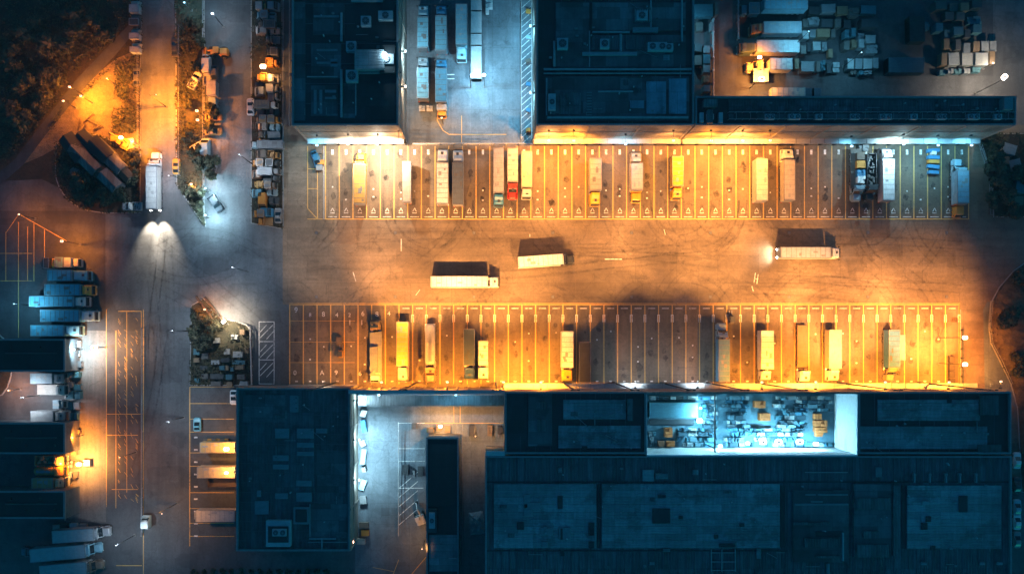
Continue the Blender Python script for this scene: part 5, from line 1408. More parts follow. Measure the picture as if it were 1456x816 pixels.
truck(67, 687, 45, 'R', 'lower truck with a white strip in the glowing gap', (.5, .33, .14), (.55, .45, .25), 11, group=GO, W=2.4)
GS = 'trucks in the south-west corner'
truck(112, 761, 76, 4, 'grey blue truck topmost of the corner three', (.3, .34, .36), (.3, .32, .34), 14, 'nose', group=GS, W=2.9)
truck(90, 786, 96, 5, 'long grey blue truck in the middle of the corner three', (.32, .35, .37), (.2, .4, .5), 14, 'nose', group=GS, W=3.1)
truck(98, 810, 84, 5, 'grey truck cut by the bottom edge of the picture', (.32, .34, .35), BRN, 14, 'nose', group=GS, W=3.1)
boxtruck(33, 785, 14, 'L', 'small dark blue cab behind the long grey blue corner truck', NAVY, (.05, .15, .2), 8, GS, 2.0, 2.6)
for i, (x, y, c) in enumerate(((83, 748, TAN), (93, 747, DK), (107, 746, CY), (120, 747, GRY), (142, 752, BRN))):
    p = g(x, y); crate(p.x, p.y, 0, 1.7, 1.2, 1.0, c, ['tan crate above the topmost corner truck', 'black crate above the topmost corner truck', 'pale blue crate above the topmost corner truck', 'grey crate above the topmost corner truck', 'brown crate ahead of the topmost corner truck'][i], 'crates above the corner trucks')
# bays west of the south-west warehouse
GQ = 'trailers in the bays beside the square warehouse'
truck(309, 636, 50, 'L', 'orange lit trailer with a bright lamp over its rear', (.6, .40, .14), None, nocab=True, group=GQ, name='parked_trailer', cat='trailer', W=2.4)
truck(307, 671.5, 54, 'L', 'tan trailer, second below the orange one', (.55, .42, .25), None, nocab=True, group=GQ, name='parked_trailer', cat='trailer', W=2.6)
truck(312, 688, 40, 'L', 'dark empty flatbed trailer beneath the tan trailer', (.09, .06, .04), None, nocab=True, body='flat', group=GQ, name='parked_trailer', cat='trailer', W=2.2)
truck(306, 733.5, 56, 'L', 'white ribbed trailer, lowest in the side bays', (.55, .5, .44), None, nocab=True, group=GQ, name='parked_trailer', cat='trailer', W=2.7)
car(279, 604, 'U', 'small cyan car at the head of a side bay', (.12, .4, .5), 'car', GQ, L=3.4)
for k in range(6): p = g(293+k*6, 626-.6); crate(p.x, p.y, 0, .9, .8, .7, (BRN, ORG)[k % 2], ['first', 'second', 'third', 'fourth', 'fifth', 'sixth'][k] + ' small crate along the orange lit trailer, counted from its west end', 'small crates along the orange trailer')
car(331, 565, 'D', 'white car by the corner of the square warehouse', WH, 'car', GQ, L=3.6)
car(206.5, 742, 'U', 'pale cyan van stopped on the crash rail line', (.4, .58, .62), 'van', None, L=3.0)
# ------------------------------------------------------------------ top right truck park
GT = 'trucks in the north truck park'
truck(1118, 5, 62, 'L', 'cyan trailer cut by the top edge of the picture', (.20, .42, .5), None, nocab=True, group=GT, name='parked_trailer', cat='trailer')
boxtruck(1067, 12, 26, 'L', 'dark teal tractor at the top of the truck park', (.05, .14, .18), (.08, .2, .24), 10, GT, 2.6, 3.2, name='tractor_unit', cat='truck')
truck(1105, 39, 70, 'L', 'pale blue and brown trailer truck, second row of the park', (.26, .33, .36), (.3, .18, .08), 13, group=GT, W=2.7)
truck(1095, 66, 84, 'L', 'pale trailer truck just above the first park lamp', (.4, .42, .42), (.06, .1, .12), 20, group=GT, W=2.8)
truck(1096, 91, 62, 'L', 'short pale trailer truck between the two park lamps', (.55, .5, .44), (.55, .38, .2), 18, 'nose', gap=12, group=GT, W=2.6)
truck(1123, 130.5, 48, 'L', 'bright tan trailer parked against the railed building', (.6, .5, .4), None, nocab=True, group=GT, name='parked_trailer', cat='trailer', W=2.4, top=3.2)
for i, (x, w) in enumerate(((1149, 12), (1163, 10))):
    p = g(x, 131, 2.6); crate(p.x, p.y, 0, w*S, 2.0, 2.4, NAVY, ['dark container next to the bright tan trailer', 'smaller dark container furthest from the bright tan trailer'][i], 'dark containers by the railed building', 0, 'container')
# kiosk under lamp
k1 = empty('kiosk', g(1077, 112), 0, 'small cream kiosk beside the brightest park lamp', 'kiosk')
mb = MB(); mb.box(-1.6, -1.4, 0, 1.6, 1.4, 2.5, M['wall']); mb.build('wall', k1)
mb = MB(); mb.bbox(-1.8, -1.6, 2.5, 1.8, 1.6, 2.75, M['canopy'], .05); mb.build('roof', k1)
mb = MB(); mb.box(-.4, 1.4, .05, .4, 1.45, 2.05, M['darksteel']); mb.build('door', k1)
mb = MB(); mb.box(-1.64, -.7, 1.0, -1.6, .7, 1.9, M['glass']); mb.build('window', k1)
cols_r = [(.06, .065, .07), (.22, .24, .25), (.12, .11, .1), (.05, .16, .2), (.25, .17, .1), (.32, .34, .34), (.035, .04, .045)]
cn_r = ['dark', 'grey', 'brown grey', 'teal', 'tan', 'pale', 'black']
kn = {'container': 'container', 'crate': 'crate', 'pallet': 'pallet load'}
used = set()
ORD = ['first', 'second', 'third', 'fourth', 'fifth', 'sixth', 'seventh', 'eighth', 'ninth', 'tenth', 'eleventh', 'twelfth', 'thirteenth', 'fourteenth', 'fifteenth', 'sixteenth']
def goods(rows, place_, group, kinds=('container', 'crate', 'pallet'), hh=(1.4, 2.6), z0=0, pal=None, rowname='row'):
    pal = pal or list(range(7))
    for ri, (y, xs, h) in enumerate(rows):
        for ci, (x0, x1, dy, c, k) in enumerate(xs):
            sz = R.uniform(*hh); p = g((x0+x1)/2, y+dy, z0+sz)
            w = (x1-x0)*S*.97
            rot = 0
            crate(p.x, p.y, z0, round(w, 1), round(h*S, 1), round(sz, 1), cols_r[c], f"{cn_r[c]} {kn[k]}, {ORD[ci]} in the {ORD[ri]} {rowname} of {place_}", group, R.uniform(-.04, .04), k)
goods([
 (15, [(1150, 1166, 0, 6, 'container'), (1168, 1188, -3, 1, 'container'), (1190, 1206, 0, 4, 'crate'), (1208, 1222, 2, 2, 'pallet'), (1224, 1246, -1, 3, 'container')], 11),
 (33, [(1142, 1148, 0, 2, 'crate'), (1150, 1166, -3, 1, 'pallet'), (1168, 1184, 0, 0, 'container'), (1188, 1196, 0, 2, 'crate'), (1200, 1210, 2, 6, 'crate'), (1225, 1248, 0, 0, 'container')], 11),
 (48, [(1141, 1150, 2, 5, 'crate'), (1152, 1160, 0, 1, 'crate'), (1162, 1180, -1, 4, 'container'), (1182, 1188, 0, 2, 'crate'), (1202, 1208, 0, 3, 'pallet'), (1211, 1217, -2, 3, 'crate'), (1220, 1229, 5, 1, 'pallet'), (1231, 1245, 8, 5, 'container')], 11),
 (68, [(1139, 1146, 3, 2, 'crate'), (1148, 1153, 0, 6, 'crate'), (1156, 1167, -2, 5, 'container'), (1169, 1176, -2, 1, 'pallet'), (1178, 1184, 8, 4, 'crate'), (1200, 1208, -3, 2, 'crate'), (1211, 1219, -6, 4, 'pallet'), (1221, 1229, -6, 5, 'container'), (1232, 1248, 2, 1, 'pallet')], 12),
 (91, [(1130, 1136, 0, 4, 'crate'), (1139, 1158, 4, 1, 'container'), (1161, 1166, 4, 2, 'crate'), (1167, 1174, 2, 3, 'pallet'), (1176, 1182, 6, 6, 'crate'), (1184, 1194, 5, 5, 'pallet'), (1205, 1214, 0, 5, 'container'), (1216, 1226, 0, 1, 'crate'), (1228, 1240, 0, 5, 'container'), (1242, 1249, -1, 1, 'crate')], 14),
 (104, [(1210, 1218, -1, 2, 'pallet'), (1222, 1228, 0, 3, 'crate'), (1230, 1240, -1, 1, 'pallet')], 5)],
 'the crowded north park', 'goods in the north truck park')
goods([
 (8, [(1330, 1346, 0, 2, 'container'), (1350, 1362, 3, 2, 'crate'), (1366, 1378, 2, 4, 'crate'), (1382, 1396, -2, 0, 'container')], 11),
 (27, [(1310, 1322, 10, 3, 'pallet'), (1331, 1341, 12, 3, 'crate'), (1344, 1356, -4, 2, 'container'), (1360, 1372, -4, 2, 'crate'), (1376, 1396, 2, 3, 'pallet')], 11),
 (45, [(1343, 1352, 3, 3, 'pallet'), (1356, 1370, -1, 3, 'container'), (1372, 1380, 3, 0, 'crate'), (1384, 1396, -4, 3, 'crate')], 11),
 (65, [(1342, 1350, -2, 4, 'crate'), (1351, 1358, 5, 4, 'pallet'), (1359, 1366, -1, 2, 'crate'), (1370, 1380, 4, 1, 'crate'), (1384, 1394, 1, 4, 'pallet'), (1395, 1406, 1, 5, 'container'), (1408, 1417, 1, 5, 'crate')], 14),
 (84, [(1339, 1347, 0, 4, 'crate'), (1349, 1364, 0, 5, 'container'), (1368, 1386, 0, 5, 'container'), (1387, 1405, 0, 5, 'container'), (1407, 1415, -2, 4, 'crate')], 17),
 (101, [(1336, 1345, 2, 3, 'pallet'), (1348, 1356, 0, 1, 'pallet'), (1358, 1368, 0, 3, 'pallet'), (1371, 1380, 0, 1, 'pallet'), (1383, 1395, -2, 3, 'pallet')], 7)],
 'the stack by the starry lamp', 'goods stacked west of the east lamp')
p = g(1290, 92, 3); crate(p.x, p.y, 0, 8.5, 3.6, 2.6, (.06, .12, .15), 'long flat dark teal container alone between the two goods areas', 'goods in the north truck park', 0, 'container')
p = g(1306, 40, 3); crate(p.x, p.y, 0, 3.6, 6, 2.4, (.02, .03, .035), 'tall black container in the darkest part of the park', 'goods in the north truck park', 0, 'container')
# alley east of the middle warehouse
goods([(12, [(986, 1014, 3, 3, 'container'), (1017, 1022, 0, 2, 'crate')], 17), (38, [(990, 1000, 0, 2, 'crate'), (1010, 1015, 0, 5, 'crate')], 12), (70, [(988, 998, -2, 0, 'container'), (1000, 1010, 0, 1, 'pallet')], 11),
       (84, [(988, 998, 2, 2, 'crate'), (1000, 1010, 0, 3, 'container')], 13), (98, [(1000, 1010, 0, 5, 'container')], 10), (112, [(1000, 1010, 0, 4, 'pallet')], 10), (126, [(1000, 1010, 0, 5, 'crate')], 8)],
      'the alley beside the patchwork roof', 'goods in the alley', rowname='row down')
rail([(1013, 30), (1013, 138)], 'long tan kerb rail down the alley', 1.0, 3, r=.2, mat='canopy')

# ------------------------------------------------------------------ lit hall contents
rr = random.Random(11)
GH = 'goods stacked in the lit hall'
hx0, hx1, hy0, hy1 = 923, 1186, 561, 634
occ = [(922, 570, 996, 604), (1022, 557, 1028, 648), (935, 612, 960, 638), (1068, 568, 1100, 604), (1150, 588, 1182, 622)]
HC = [(.08, .24, .32), (.16, .32, .40), (.34, .42, .46), (.04, .10, .14), (.6, .66, .68), (.08, .30, .45)]
HN = ['teal', 'pale blue', 'grey white', 'dark', 'white', 'bright blue']
cnt = 0; seen = {}
y = hy0+2
while y < hy1:
    h = rr.uniform(4.2, 7); x = hx0+rr.uniform(0, 4)
    while x < hx1-4:
        w = rr.choice((rr.uniform(3.5, 8), rr.uniform(7, 15)))
        if not any(x+w > a and x < c and y+h > b and y < d for a, b, c, d in occ) and rr.random() < .9:
            ci = rr.randrange(6); sz = rr.choice((.5, .9, 1.3, 2.0)); p = g(x+w/2, y+h/2, ZF+sz)
            k = rr.choice(('pallet', 'crate', 'pallet', 'container'))
            half = 'west of the hall beam' if x < 1024 else 'east of the hall beam'
            kk = {'crate': 'crate', 'pallet': 'pallet load', 'container': 'steel box'}[k]
            crate(p.x, p.y, ZF, round(w*S*.86, 1), round(h*S*.84, 1), sz, HC[ci], f"{HN[ci]} {kk} on the lit hall floor {half}", f"{HN[ci]} {kk}s {half}", rr.uniform(-.05, .05), k)
            cnt += 1
        x += w+rr.uniform(.2, 1.6)
    y += h+rr.uniform(.2, 1.3)
p = g(958, 583, ZF+2.6); crate(p.x, p.y, ZF, 11.2, 3.4, 2.6, (.16, .42, .52), 'long ribbed cyan container in the corner of the lit hall', 'large loads in the lit hall', 0, 'container')
p = g(955, 600, ZF+1); crate(p.x, p.y, ZF, 10.5, 1.2, 1.0, (.04, .05, .06), 'long dark bundle below the ribbed cyan container', 'large loads in the lit hall', 0, 'slab')
p = g(952, 566, ZF+1); crate(p.x, p.y, ZF, 6.5, 1.0, 1.0, (.04, .06, .07), 'dark bundle against the wall above the ribbed cyan container', 'large loads in the lit hall', 0, 'slab')
for i, (x, y, w, h) in enumerate(((951, 615, 11, 14), (941, 631, 9, 8), (954, 631, 12, 8), (1081, 575, 16, 10), (1088, 593, 16, 11), (1168, 602, 18, 9), (1168, 611, 18, 8), (1166, 618, 10, 6), (1164, 592, 10, 8))):
    p = g(x, y, ZF+1.8); crate(p.x, p.y, ZF, w*S*.93, h*S*.93, 1.8, (.7, .2, .05) if i != 1 else (.3, .12, .06), ['tall brown orange crate near the ribbed container', 'dark red crate at the hall foot', 'brown crate stack at the hall foot beside the red one', 'upper orange crate east of the hall beam', 'lower orange crate east of the hall beam', 'upper of the orange crates by the white end wall', 'middle orange crate by the white end wall', 'lowest orange crate by the white end wall', 'small orange crate above the stack by the white end wall'][i], 'orange loads in the lit hall', 0, 'pallet')

# ------------------------------------------------------------------ island clutter
goods([
 (484, [(285, 300, 8, 0, 'container'), (303, 311, 0, 1, 'crate'), (328, 338, -5, 5, 'pallet'), (341, 347, -12, 4, 'crate')], 7),
 (500, [(275, 284, 0, 3, 'crate'), (286, 296, 6, 2, 'crate'), (331, 345, 4, 5, 'container'), (347, 353, -2, 4, 'pallet'), (318, 327, 0, 1, 'pallet')], 8),
 (512, [(275, 283, 0, 4, 'crate'), (300, 312, 3, 5, 'crate'), (314, 326, 0, 6, 'container'), (330, 348, 3, 3, 'pallet')], 6),
 (523, [(284, 296, 0, 0, 'pallet'), (312, 319, 0, 3, 'crate'), (321, 325, 0, 4, 'crate'), (327, 332, 2, 3, 'pallet'), (334, 346, -1, 4, 'container')], 6),
 (535, [(276, 283, 6, 3, 'pallet'), (286, 296, 0, 2, 'crate'), (299, 318, 0, 0, 'container'), (321, 330, 1, 3, 'crate'), (336, 348, 1, 2, 'pallet')], 7),
 (545, [(300, 314, 0, 2, 'container'), (322, 330, 1, 4, 'crate'), (340, 352, 0, 5, 'pallet')], 6)],
 'the fenced island heap', 'goods heaped on the fenced island', hh=(.8, 1.8))
# dock strip on the west: gear under the floodlights
goods([
 (489, [(94, 102, 0, 5, 'pallet'), (104, 114, 0, 5, 'crate')], 9), (503, [(94, 103, 0, 5, 'container'), (106, 113, 0, 1, 'pallet')], 9), (518, [(94, 101, 0, 5, 'crate'), (108, 116, 0, 0, 'container')], 9),
 (533, [(94, 103, 0, 5, 'pallet'), (105, 112, 0, 3, 'pallet')], 8), (547, [(95, 102, 0, 1, 'crate'), (105, 114, 4, 3, 'container')], 8), (562, [(94, 104, 0, 3, 'crate'), (106, 114, 0, 3, 'crate')], 10), (577, [(94, 102, 0, 3, 'container'), (104, 113, 0, 1, 'crate')], 10), (592, [(94, 103, 0, 3, 'pallet'), (105, 111, 0, 3, 'crate')], 10),
 (614, [(94, 99, 0, 4, 'crate'), (101, 106, 2, 2, 'crate'), (108, 113, 0, 4, 'pallet')], 6), (628, [(94, 99, 0, 4, 'pallet'), (102, 107, 0, 4, 'crate')], 6), (644, [(94, 99, 0, 2, 'crate'), (101, 108, 0, 4, 'crate')], 6)],
 'the west dock strip', 'goods on the west dock strip', hh=(.7, 1.6), rowname='row down')
goods([(660, [(95, 102, 0, 5, 'pallet'), (105, 112, 0, 4, 'crate'), (118, 128, -2, 5, 'crate')], 9), (675, [(94, 101, 0, 5, 'crate'), (104, 110, 0, 2, 'crate')], 8), (692, [(96, 102, 0, 4, 'crate')], 7), (712, [(95, 101, 0, 1, 'crate')], 7)],
 'the blazing end of the dock strip', 'goods at the blazing end of the dock strip', hh=(.6, 1.3))

# ------------------------------------------------------------------ south court
ib = 'dock gear on the square warehouse east side'
for i, (y, L, w, c, a, k) in enumerate(((569, 3.2, 1.2, CY, .1, 'container'), (588, 1.6, 1.3, WH, -.3, 'pallet'), (606, 2.9, 1.1, BLU, .15, 'slab'), (631, 1.3, 1.1, WH, .4, 'crate'), (650, 3.6, 1.2, CY, -.12, 'slab'), (668, 1.2, 1.0, GRY, .2, 'pallet'), (690, 2.6, 1.4, CY, -.35, 'slab'), (711, 1.8, 1.5, GRY, .1, 'crate'))):
    p = g(515+(i % 3), y, 1.5)
    crate(p.x, p.y, 0, L, w, .9+.3*(i % 3), c, ['long pale locker topmost by the floodlit warehouse side', 'tilted white pallet load below the pale locker', 'blue sheet bundle by the floodlit warehouse side', 'small white crate turned askew by the floodlit side', 'long pale sheet stack by the floodlit warehouse side', 'small grey pallet load by the floodlit warehouse side', 'slanted pale sheet stack by the floodlit warehouse side', 'grey crate lowest along the floodlit warehouse side'][i], ib, PI/2+a, k)
goods([(606, [(585, 592, 0, 2, 'pallet'), (620, 628, 2, 4, 'crate'), (633, 640, 4, 4, 'crate')], 8), (612, [(667, 675, 0, 6, 'container'), (693, 700, 0, 4, 'pallet')], 16)], 'the court lamp corner', 'goods by the court lamp', hh=(.8, 1.8))
goods([(668, [(572, 580, 0, 0, 'container'), (583, 590, 4, 1, 'pallet'), (594, 601, 2, 0, 'crate')], 14)], 'the striped court bays', 'goods in the striped court bays', hh=(.5, 1.0))
# tarpaulin covered pile
def tarp_pile(px, py, L, W, h, label, c, seed=4):
    p = g(px, py); root = empty('covered_pile', p, .1, label, 'tarpaulin'); rr = random.Random(seed); n = 16; m = 22
    mb = MB(); vs = []; fs = []
    for j in range(m+1):
        for i in range(n+1):
            x = (i/n-.5)*L; y = (j/m-.5)*W; e = min(1, 4*min(i/n, 1-i/n), 4*min(j/m, 1-j/m))
            vs.append((x+rr.uniform(-.08, .08), y+rr.uniform(-.08, .08), .03+h*e*(.75+.35*math.sin(i*1.1+j*.3)*math.cos(j*.9))+rr.uniform(0, .12)))
    for j in range(m):
        for i in range(n): a = j*(n+1)+i; fs.append((a, a+1, a+n+2, a+n+1))
    mb.add(vs, fs, paint(c, .5)); mb.build('tarpaulin', root); return root
tarp_pile(678, 743, 3.6, 5.4, 1.4, 'crumpled pale tarpaulin over a pile beside the large blue roof', (.35, .42, .45))
def excavator(px, py, ang, label, c):
    root = place('excavator', px, py, ang, label, 'excavator', None, 2); pm = paint(c, .4)
    for s in (-1, 1):
        mb = MB(); mb.bbox(-1.5, s*1.0-.25, 0, 1.5, s*1.0+.25, .7, M['rubber'], .2); mb.build('track', root)
    mb = MB(); mb.bbox(-1.5, -1.1, .8, .9, 1.1, 1.7, pm, .25); mb.build('body', root)
    mb = MB(); mb.stack([(1.7, -.3, .9, .5, .15), (2.6, -.2, .75, .45, .15)], M['glass'], Matrix.Translation((0, .5, 0))); mb.stack([(2.6, -.3, .85, .52, .15), (2.7, -.25, .8, .48, .15)], pm, Matrix.Translation((0, .5, 0))); mb.build('cab', root)
    mb = MB(); mb.tube((.8, -.35, 1.4), (2.6, -.35, 2.9), .2, pm, 6); mb.build('boom', root)
    mb = MB(); mb.tube((2.6, -.35, 2.9), (3.9, -.35, 1.3), .14, pm, 6); mb.build('stick', root)
    mb = MB(); mb.bbox(3.5, -.75, .5, 4.2, .05, 1.3, M['darksteel'], .15); mb.build('bucket', root); return root
excavator(597, 738, 110, 'small pale excavator squeezed against the slim annex', (.5, .52, .52))
excavator(173, 201, 150, 'orange excavator working under the dirt yard lamp', (.6, .3, .04))
for i, (x, y, c) in enumerate(((186, 203, WH), (180, 210, ORG), (166, 198, YEL), (187, 210, TAN))):
    p = g(x, y); crate(p.x, p.y, 0, 2.0, 1.3, 1.1, c, ['white crate beside the orange excavator', 'orange crate below the orange excavator', 'yellow crate west of the orange excavator', 'tan crate by the fence near the excavator'][i], 'crates round the excavator', R.uniform(-.6, .6))
# west side machine at the square warehouse foot
for i, (x, y, w, c) in enumerate(((518, 745, 2.2, BRN), (520, 756, 1.8, ORG), (514, 768, 2.0, TAN))):
    p = g(x, y); crate(p.x, p.y, 0, w, 1.3, 1.2, c, ['brown crate at the south end of the floodlit side', 'orange crate by the flaring corner lamp', 'tan crate closest to the flaring corner lamp'][i], 'crates by the corner lamp')
# cars at the far east edge
for i, (x, y, a, c) in enumerate(((1449, 655, 'U', WH), (1449, 690, 'U', DK), (1449, 722, 'U', CY), (1449, 742, 'U', WH), (1449, 768, 'U', GRY))):
    car(x, y, a, ['white car, highest at the east edge', 'black car between two pale ones at the east edge', 'pale cyan car at the east edge', 'white car just below the pale cyan one at the east edge', 'grey car lowest at the east edge'][i], c, 'car', 'cars along the east edge', L=4.0)
for i, (x, y, w, h, c) in enumerate(((1436, 212, 18, 14, 5), (1444, 235, 16, 16, 1), (1452, 266, 14, 16, 3), (1448, 285, 14, 12, 4), (1430, 228, 10, 10, 4))):
    p = g(x, y, 2.2); crate(p.x, p.y, .18, w*S, h*S, 2.0, cols_r[c], ['pale container uppermost among the north-east shrubs', 'grey container beside the thick north-east shrubs', 'teal container by the east edge shrubs', 'tan container lowest among the north-east shrubs', 'tan crate behind the thin fence'][i], 'containers among the north-east shrubs', R.uniform(-.3, .3), 'container')

# ------------------------------------------------------------------ plants
G1 = 'trees and bushes on the planted verges'
T = [(300, 236, 2.9, 4.5, 'large leafy tree over the kerb above the pool of cold light'), (286, 232, 2.3, 4, 'dark tree on the verge beside the large leafy tree'), (277, 270, 2.6, 3.6, 'round bush tree with a lamp lit crown at the verge tail'), (299, 158, 1.9, 3, 'dark bush tree by the twin orange lamps'), (297, 178, 1.6, 2.6, 'small bush tree below the twin orange lamps'),
     (276, 216, 1.8, 3, 'small tree beside the verge fence'), (268, 150, 1.6, 2.6, 'small dark tree opposite the twin lamps'), (280, 60, 2.0, 3.6, 'tree in the dim upper verge'), (275, 30, 2.4, 4, 'broad dark tree at the top of the verge'), (279, 95, 1.7, 3, 'small tree above the turned white pickup'), (266, 190, 1.5, 2.5, 'low tree against the verge fence'), (282, 292, 1.7, 2.4, 'low tree at the verge point'),
     (283, 449, 2.0, 3.2, 'glowing orange tree at the top of the fenced island'), (279, 478, 2.6, 3.8, 'rust coloured tree on the west edge of the fenced island'), (290, 490, 2.3, 3.4, 'dense tree above the fenced island heap'), (299, 476, 2.1, 3, 'pale leaved tree in the fenced island'), (306, 466, 1.6, 2.6, 'small tree next to the white island lamp')]
for i, (x, y, r, h, lab) in enumerate(T): tree(x, y, r, h, lab, i % 5, G1, 1500)
T2 = [(1415, 215, 3.0, 4.5, 'leafy tree at the corner of the north-east shrubs'), (1422, 245, 3.4, 5, 'broad dark tree mid way down the north-east shrubs'), (1428, 275, 3.0, 4.2, 'tree low in the north-east shrubs'), (1450, 250, 2.8, 4.4, 'tree between the north-east containers'), (1440, 300, 2.4, 3.6, 'lowest tree of the north-east shrubs'), (1412, 285, 2.2, 3.4, 'small tree behind the thin fence'), (1405, 200, 2.0, 3.2, 'small tree touching the pale front wall end'),
      (1432, 450, 3.2, 4.4, 'tree over the dark hollow of the mound'), (1450, 520, 3.0, 4.4, 'tree low on the mound'), (1454, 395, 2.8, 4, 'highest tree of the mound')]
for i, (x, y, r, h, lab) in enumerate(T2): tree(x, y, r, h, lab, (i+2) % 5, 'trees at the east edge', 1700)
T3 = [(40, 40, 4, 'black tree at the top corner of the hillside'), (78, 62, 4.5, 'dark crown below the corner trees of the hillside'), (110, 30, 4, 'hillside tree close to the top edge'), (137, 28, 3, 'amber tinged tree near the top of the track'), (30, 110, 4.5, 'dark tree on the west hillside'), (75, 110, 3.6, 'hillside tree above the small twin lamps'), (60, 145, 3.2, 'hillside tree along the inner track bank'), (20, 170, 4.2, 'low west hillside tree'), (150, 55, 2.6, 'small tree at the bend of the track'), (8, 70, 4, 'hillside tree at the very west edge'),
      (175, 130, 2.0, 'lone lit tree in the bare dirt by the fence'), (182, 165, 1.6, 'small lit bush tree near the fence'), (185, 180, 1.5, 'dark round bush tree just above the work lamp'), (110, 265, 3.6, 'round dark tree in the roundabout'), (140, 280, 3.4, 'dark tree at the foot of the roundabout'), (170, 275, 3.0, 'tree close to the white pickup'), (100, 240, 2.6, 'tree on the west rim of the roundabout'), (125, 255, 2.4, 'tree below the diagonal sheds'), (188, 250, 2.4, 'tree by the fence above the white pickup'), (192, 225, 2.0, 'tree right beside the long white truck')]
for i, (x, y, r, lab) in enumerate(T3): tree(x, y, r, r*1.2, lab, (i+1) % 5, 'trees on the hillside', 1800)
for i in range(15):
    shrub(277+i*13.4, 812, .95, 1.2, f"low pale shrub, {ORD[i]} from the west along the bottom kerb", i % 5, 'shrubs along the bottom kerb', 350)
undergrowth('undergrowth', [(V_NW, 5000), (V1, 4500), (V3, 1500), (V4, 3500), (V5, 900), ([(0, 0), (198, 0), (198, 20), (160, 58), (110, 110), (60, 174), (22, 222), (0, 240)], 8000), ([(160, 190), (165, 90), (198, 75), (198, 190)], 1400), ([(60, 196), (92, 150), (118, 132), (165, 82), (172, 84), (125, 132), (95, 150), (68, 200)], 700), (V2, 1500)], 0, 'dark weeds and low brush covering the verges and hillside', s=.3)
# felled branches near the sheds
for i, (x, y, a, L) in enumerate(((127, 168, 40, 3.5), (120, 182, 60, 3), (133, 175, -30, 3), (113, 178, 75, 2.6), (140, 182, 30, 2.5), (291, 437, -52, 6.5), (300, 433, -50, 4.5), (309, 445, -55, 4.0))):
    p = g(x, y); root = empty('felled_log' if i < 5 else 'fallen_beam', (p.x, p.y, .25), math.radians(a), ['longest felled branch above the sheds', 'felled branch second from the sheds', 'felled branch lying across the others', 'thin felled branch on the west side', 'short felled branch on the east side', 'long dark beam across the lit island top', 'short dark beam next to the long one', 'dark beam nearest the white island lamp'][i], 'log' if i < 5 else 'beam', 'felled timber')
    mb = MB(); mb.tube((-L/2, 0, 0), (L/2, 0, .2), .18 if i < 5 else .3, M['bark'], 7, .08 if i < 5 else .28); mb.build('trunk', root)
    if i < 5:
        for k in range(3):
            mb = MB(); mb.tube((-L/4+k*L/4, 0, .05), (-L/4+k*L/4+.7, (-1)**k*.9, .5), .06, M['bark'], 5, .02); mb.build('branch', root)

# ------------------------------------------------------------------ lamps
FY = g(0, 205).y      # north facade plane at the ground (vertical wall)
SY = g(0, 549).y      # south facade plane
S_ = (0, -1, 0); N_ = (0, 1, 0)
north = [  # px along the wall, z, colour, kW, label
 (462, 9, CYAN, 3, 'cool floodlight above the kerbed corner bay'),
 (505, 10, WHITE, 9, 'white floodlight above the yellow truck'),
 (545, 10, WHITE, 34, 'brightest white floodlight on the north-west warehouse'),
 (576, 13.5, WARM, 8, 'warm floodlight at the east corner of the north-west warehouse'),
 (775, 13.5, WARM, 24, 'warm floodlight at the west corner of the patchwork roof warehouse'),
 (808, 13.5, DEEP, 30, 'amber floodlight above empty upper bays'),
 (880, 10, CYAN, 3, 'cool floodlight between the tan and beige trucks'),
 (940, 13.5, WARM, 9, 'warm floodlight beside the all yellow truck'),
 (990, 13.5, DEEP, 22, 'amber floodlight east of the all yellow truck'),
 (1032, 13.5, WARM, 32, 'brightest amber floodlight on the long wall'),
 (1068, 13.5, DEEP, 9, 'amber floodlight above the cabless white trailer'),
 (1190, 8, CYAN, 1.5, 'small cyan floodlight above a dark upper bay'),
 (1255, 10, ICE, 9, 'cold white floodlight above the brilliant white truck'),
 (1305, 9, CYAN, 4, 'cyan floodlight above the stacked bundles'),
 (1350, 9, CYAN, 3, 'last cyan floodlight on the long wall')]
for x, z, c, kw, lab in north:
    WL = wall_lamp(g(x, 0).x, FY-.02, z, S_, c, kw, lab, 2.4, 142, (0, -.2, -1), 10, .3, 'floodlights on the north walls')
    light(WL, (0, -1.9, -.2), c, kw*.05)  # second point light added to wash the facade
south = [
 (470, 9, WHITE, 1.5, 'dim warm floodlight over the numbered bays'), (552, 12, DEEP, 34.8, 'amber floodlight between the flat truck and the yellow truck'), (640, 12, DEEP, 24.8, 'amber floodlight near the black blue truck'),
 (715, 12, DEEP, 28.2, 'amber floodlight east of the white framed truck'), (765, 12, DEEP, 34.8, 'strong amber floodlight west of the yellow cabbed truck'), (895, 8, COOL, 2.2, 'added faint cool floodlight over the dim lower bays'), (980, 8, COOL, 2.2, 'added faint cool floodlight west of the dark blue truck'),  # both cool floodlights are added to offset the amber light
 (1060, 12, DEEP, 16.6, 'amber floodlight east of the dark blue truck'), (1132, 12, DEEP, 49.7, 'strongest amber floodlight of the southern wall'), (1225, 12, DEEP, 29.8, 'amber floodlight between the tan and blue trucks'), (1310, 12, DEEP, 29.8, 'amber floodlight near the end of the southern wall'), (1390, 9, DEEP, 6, 'amber floodlight past the last lower bay')]
for x, z, c, kw, lab in south:
    WL = wall_lamp(g(x, 0).x, SY+.02, z, N_, c, kw, lab, 1.6, 142, (0, .25, -1), 10, .28 if kw > 3 else .12, 'floodlights on the southern wall')
    light(WL, (0, 1.2, -.2), c, kw*.05)  # extra point light added so the wall panels brighten
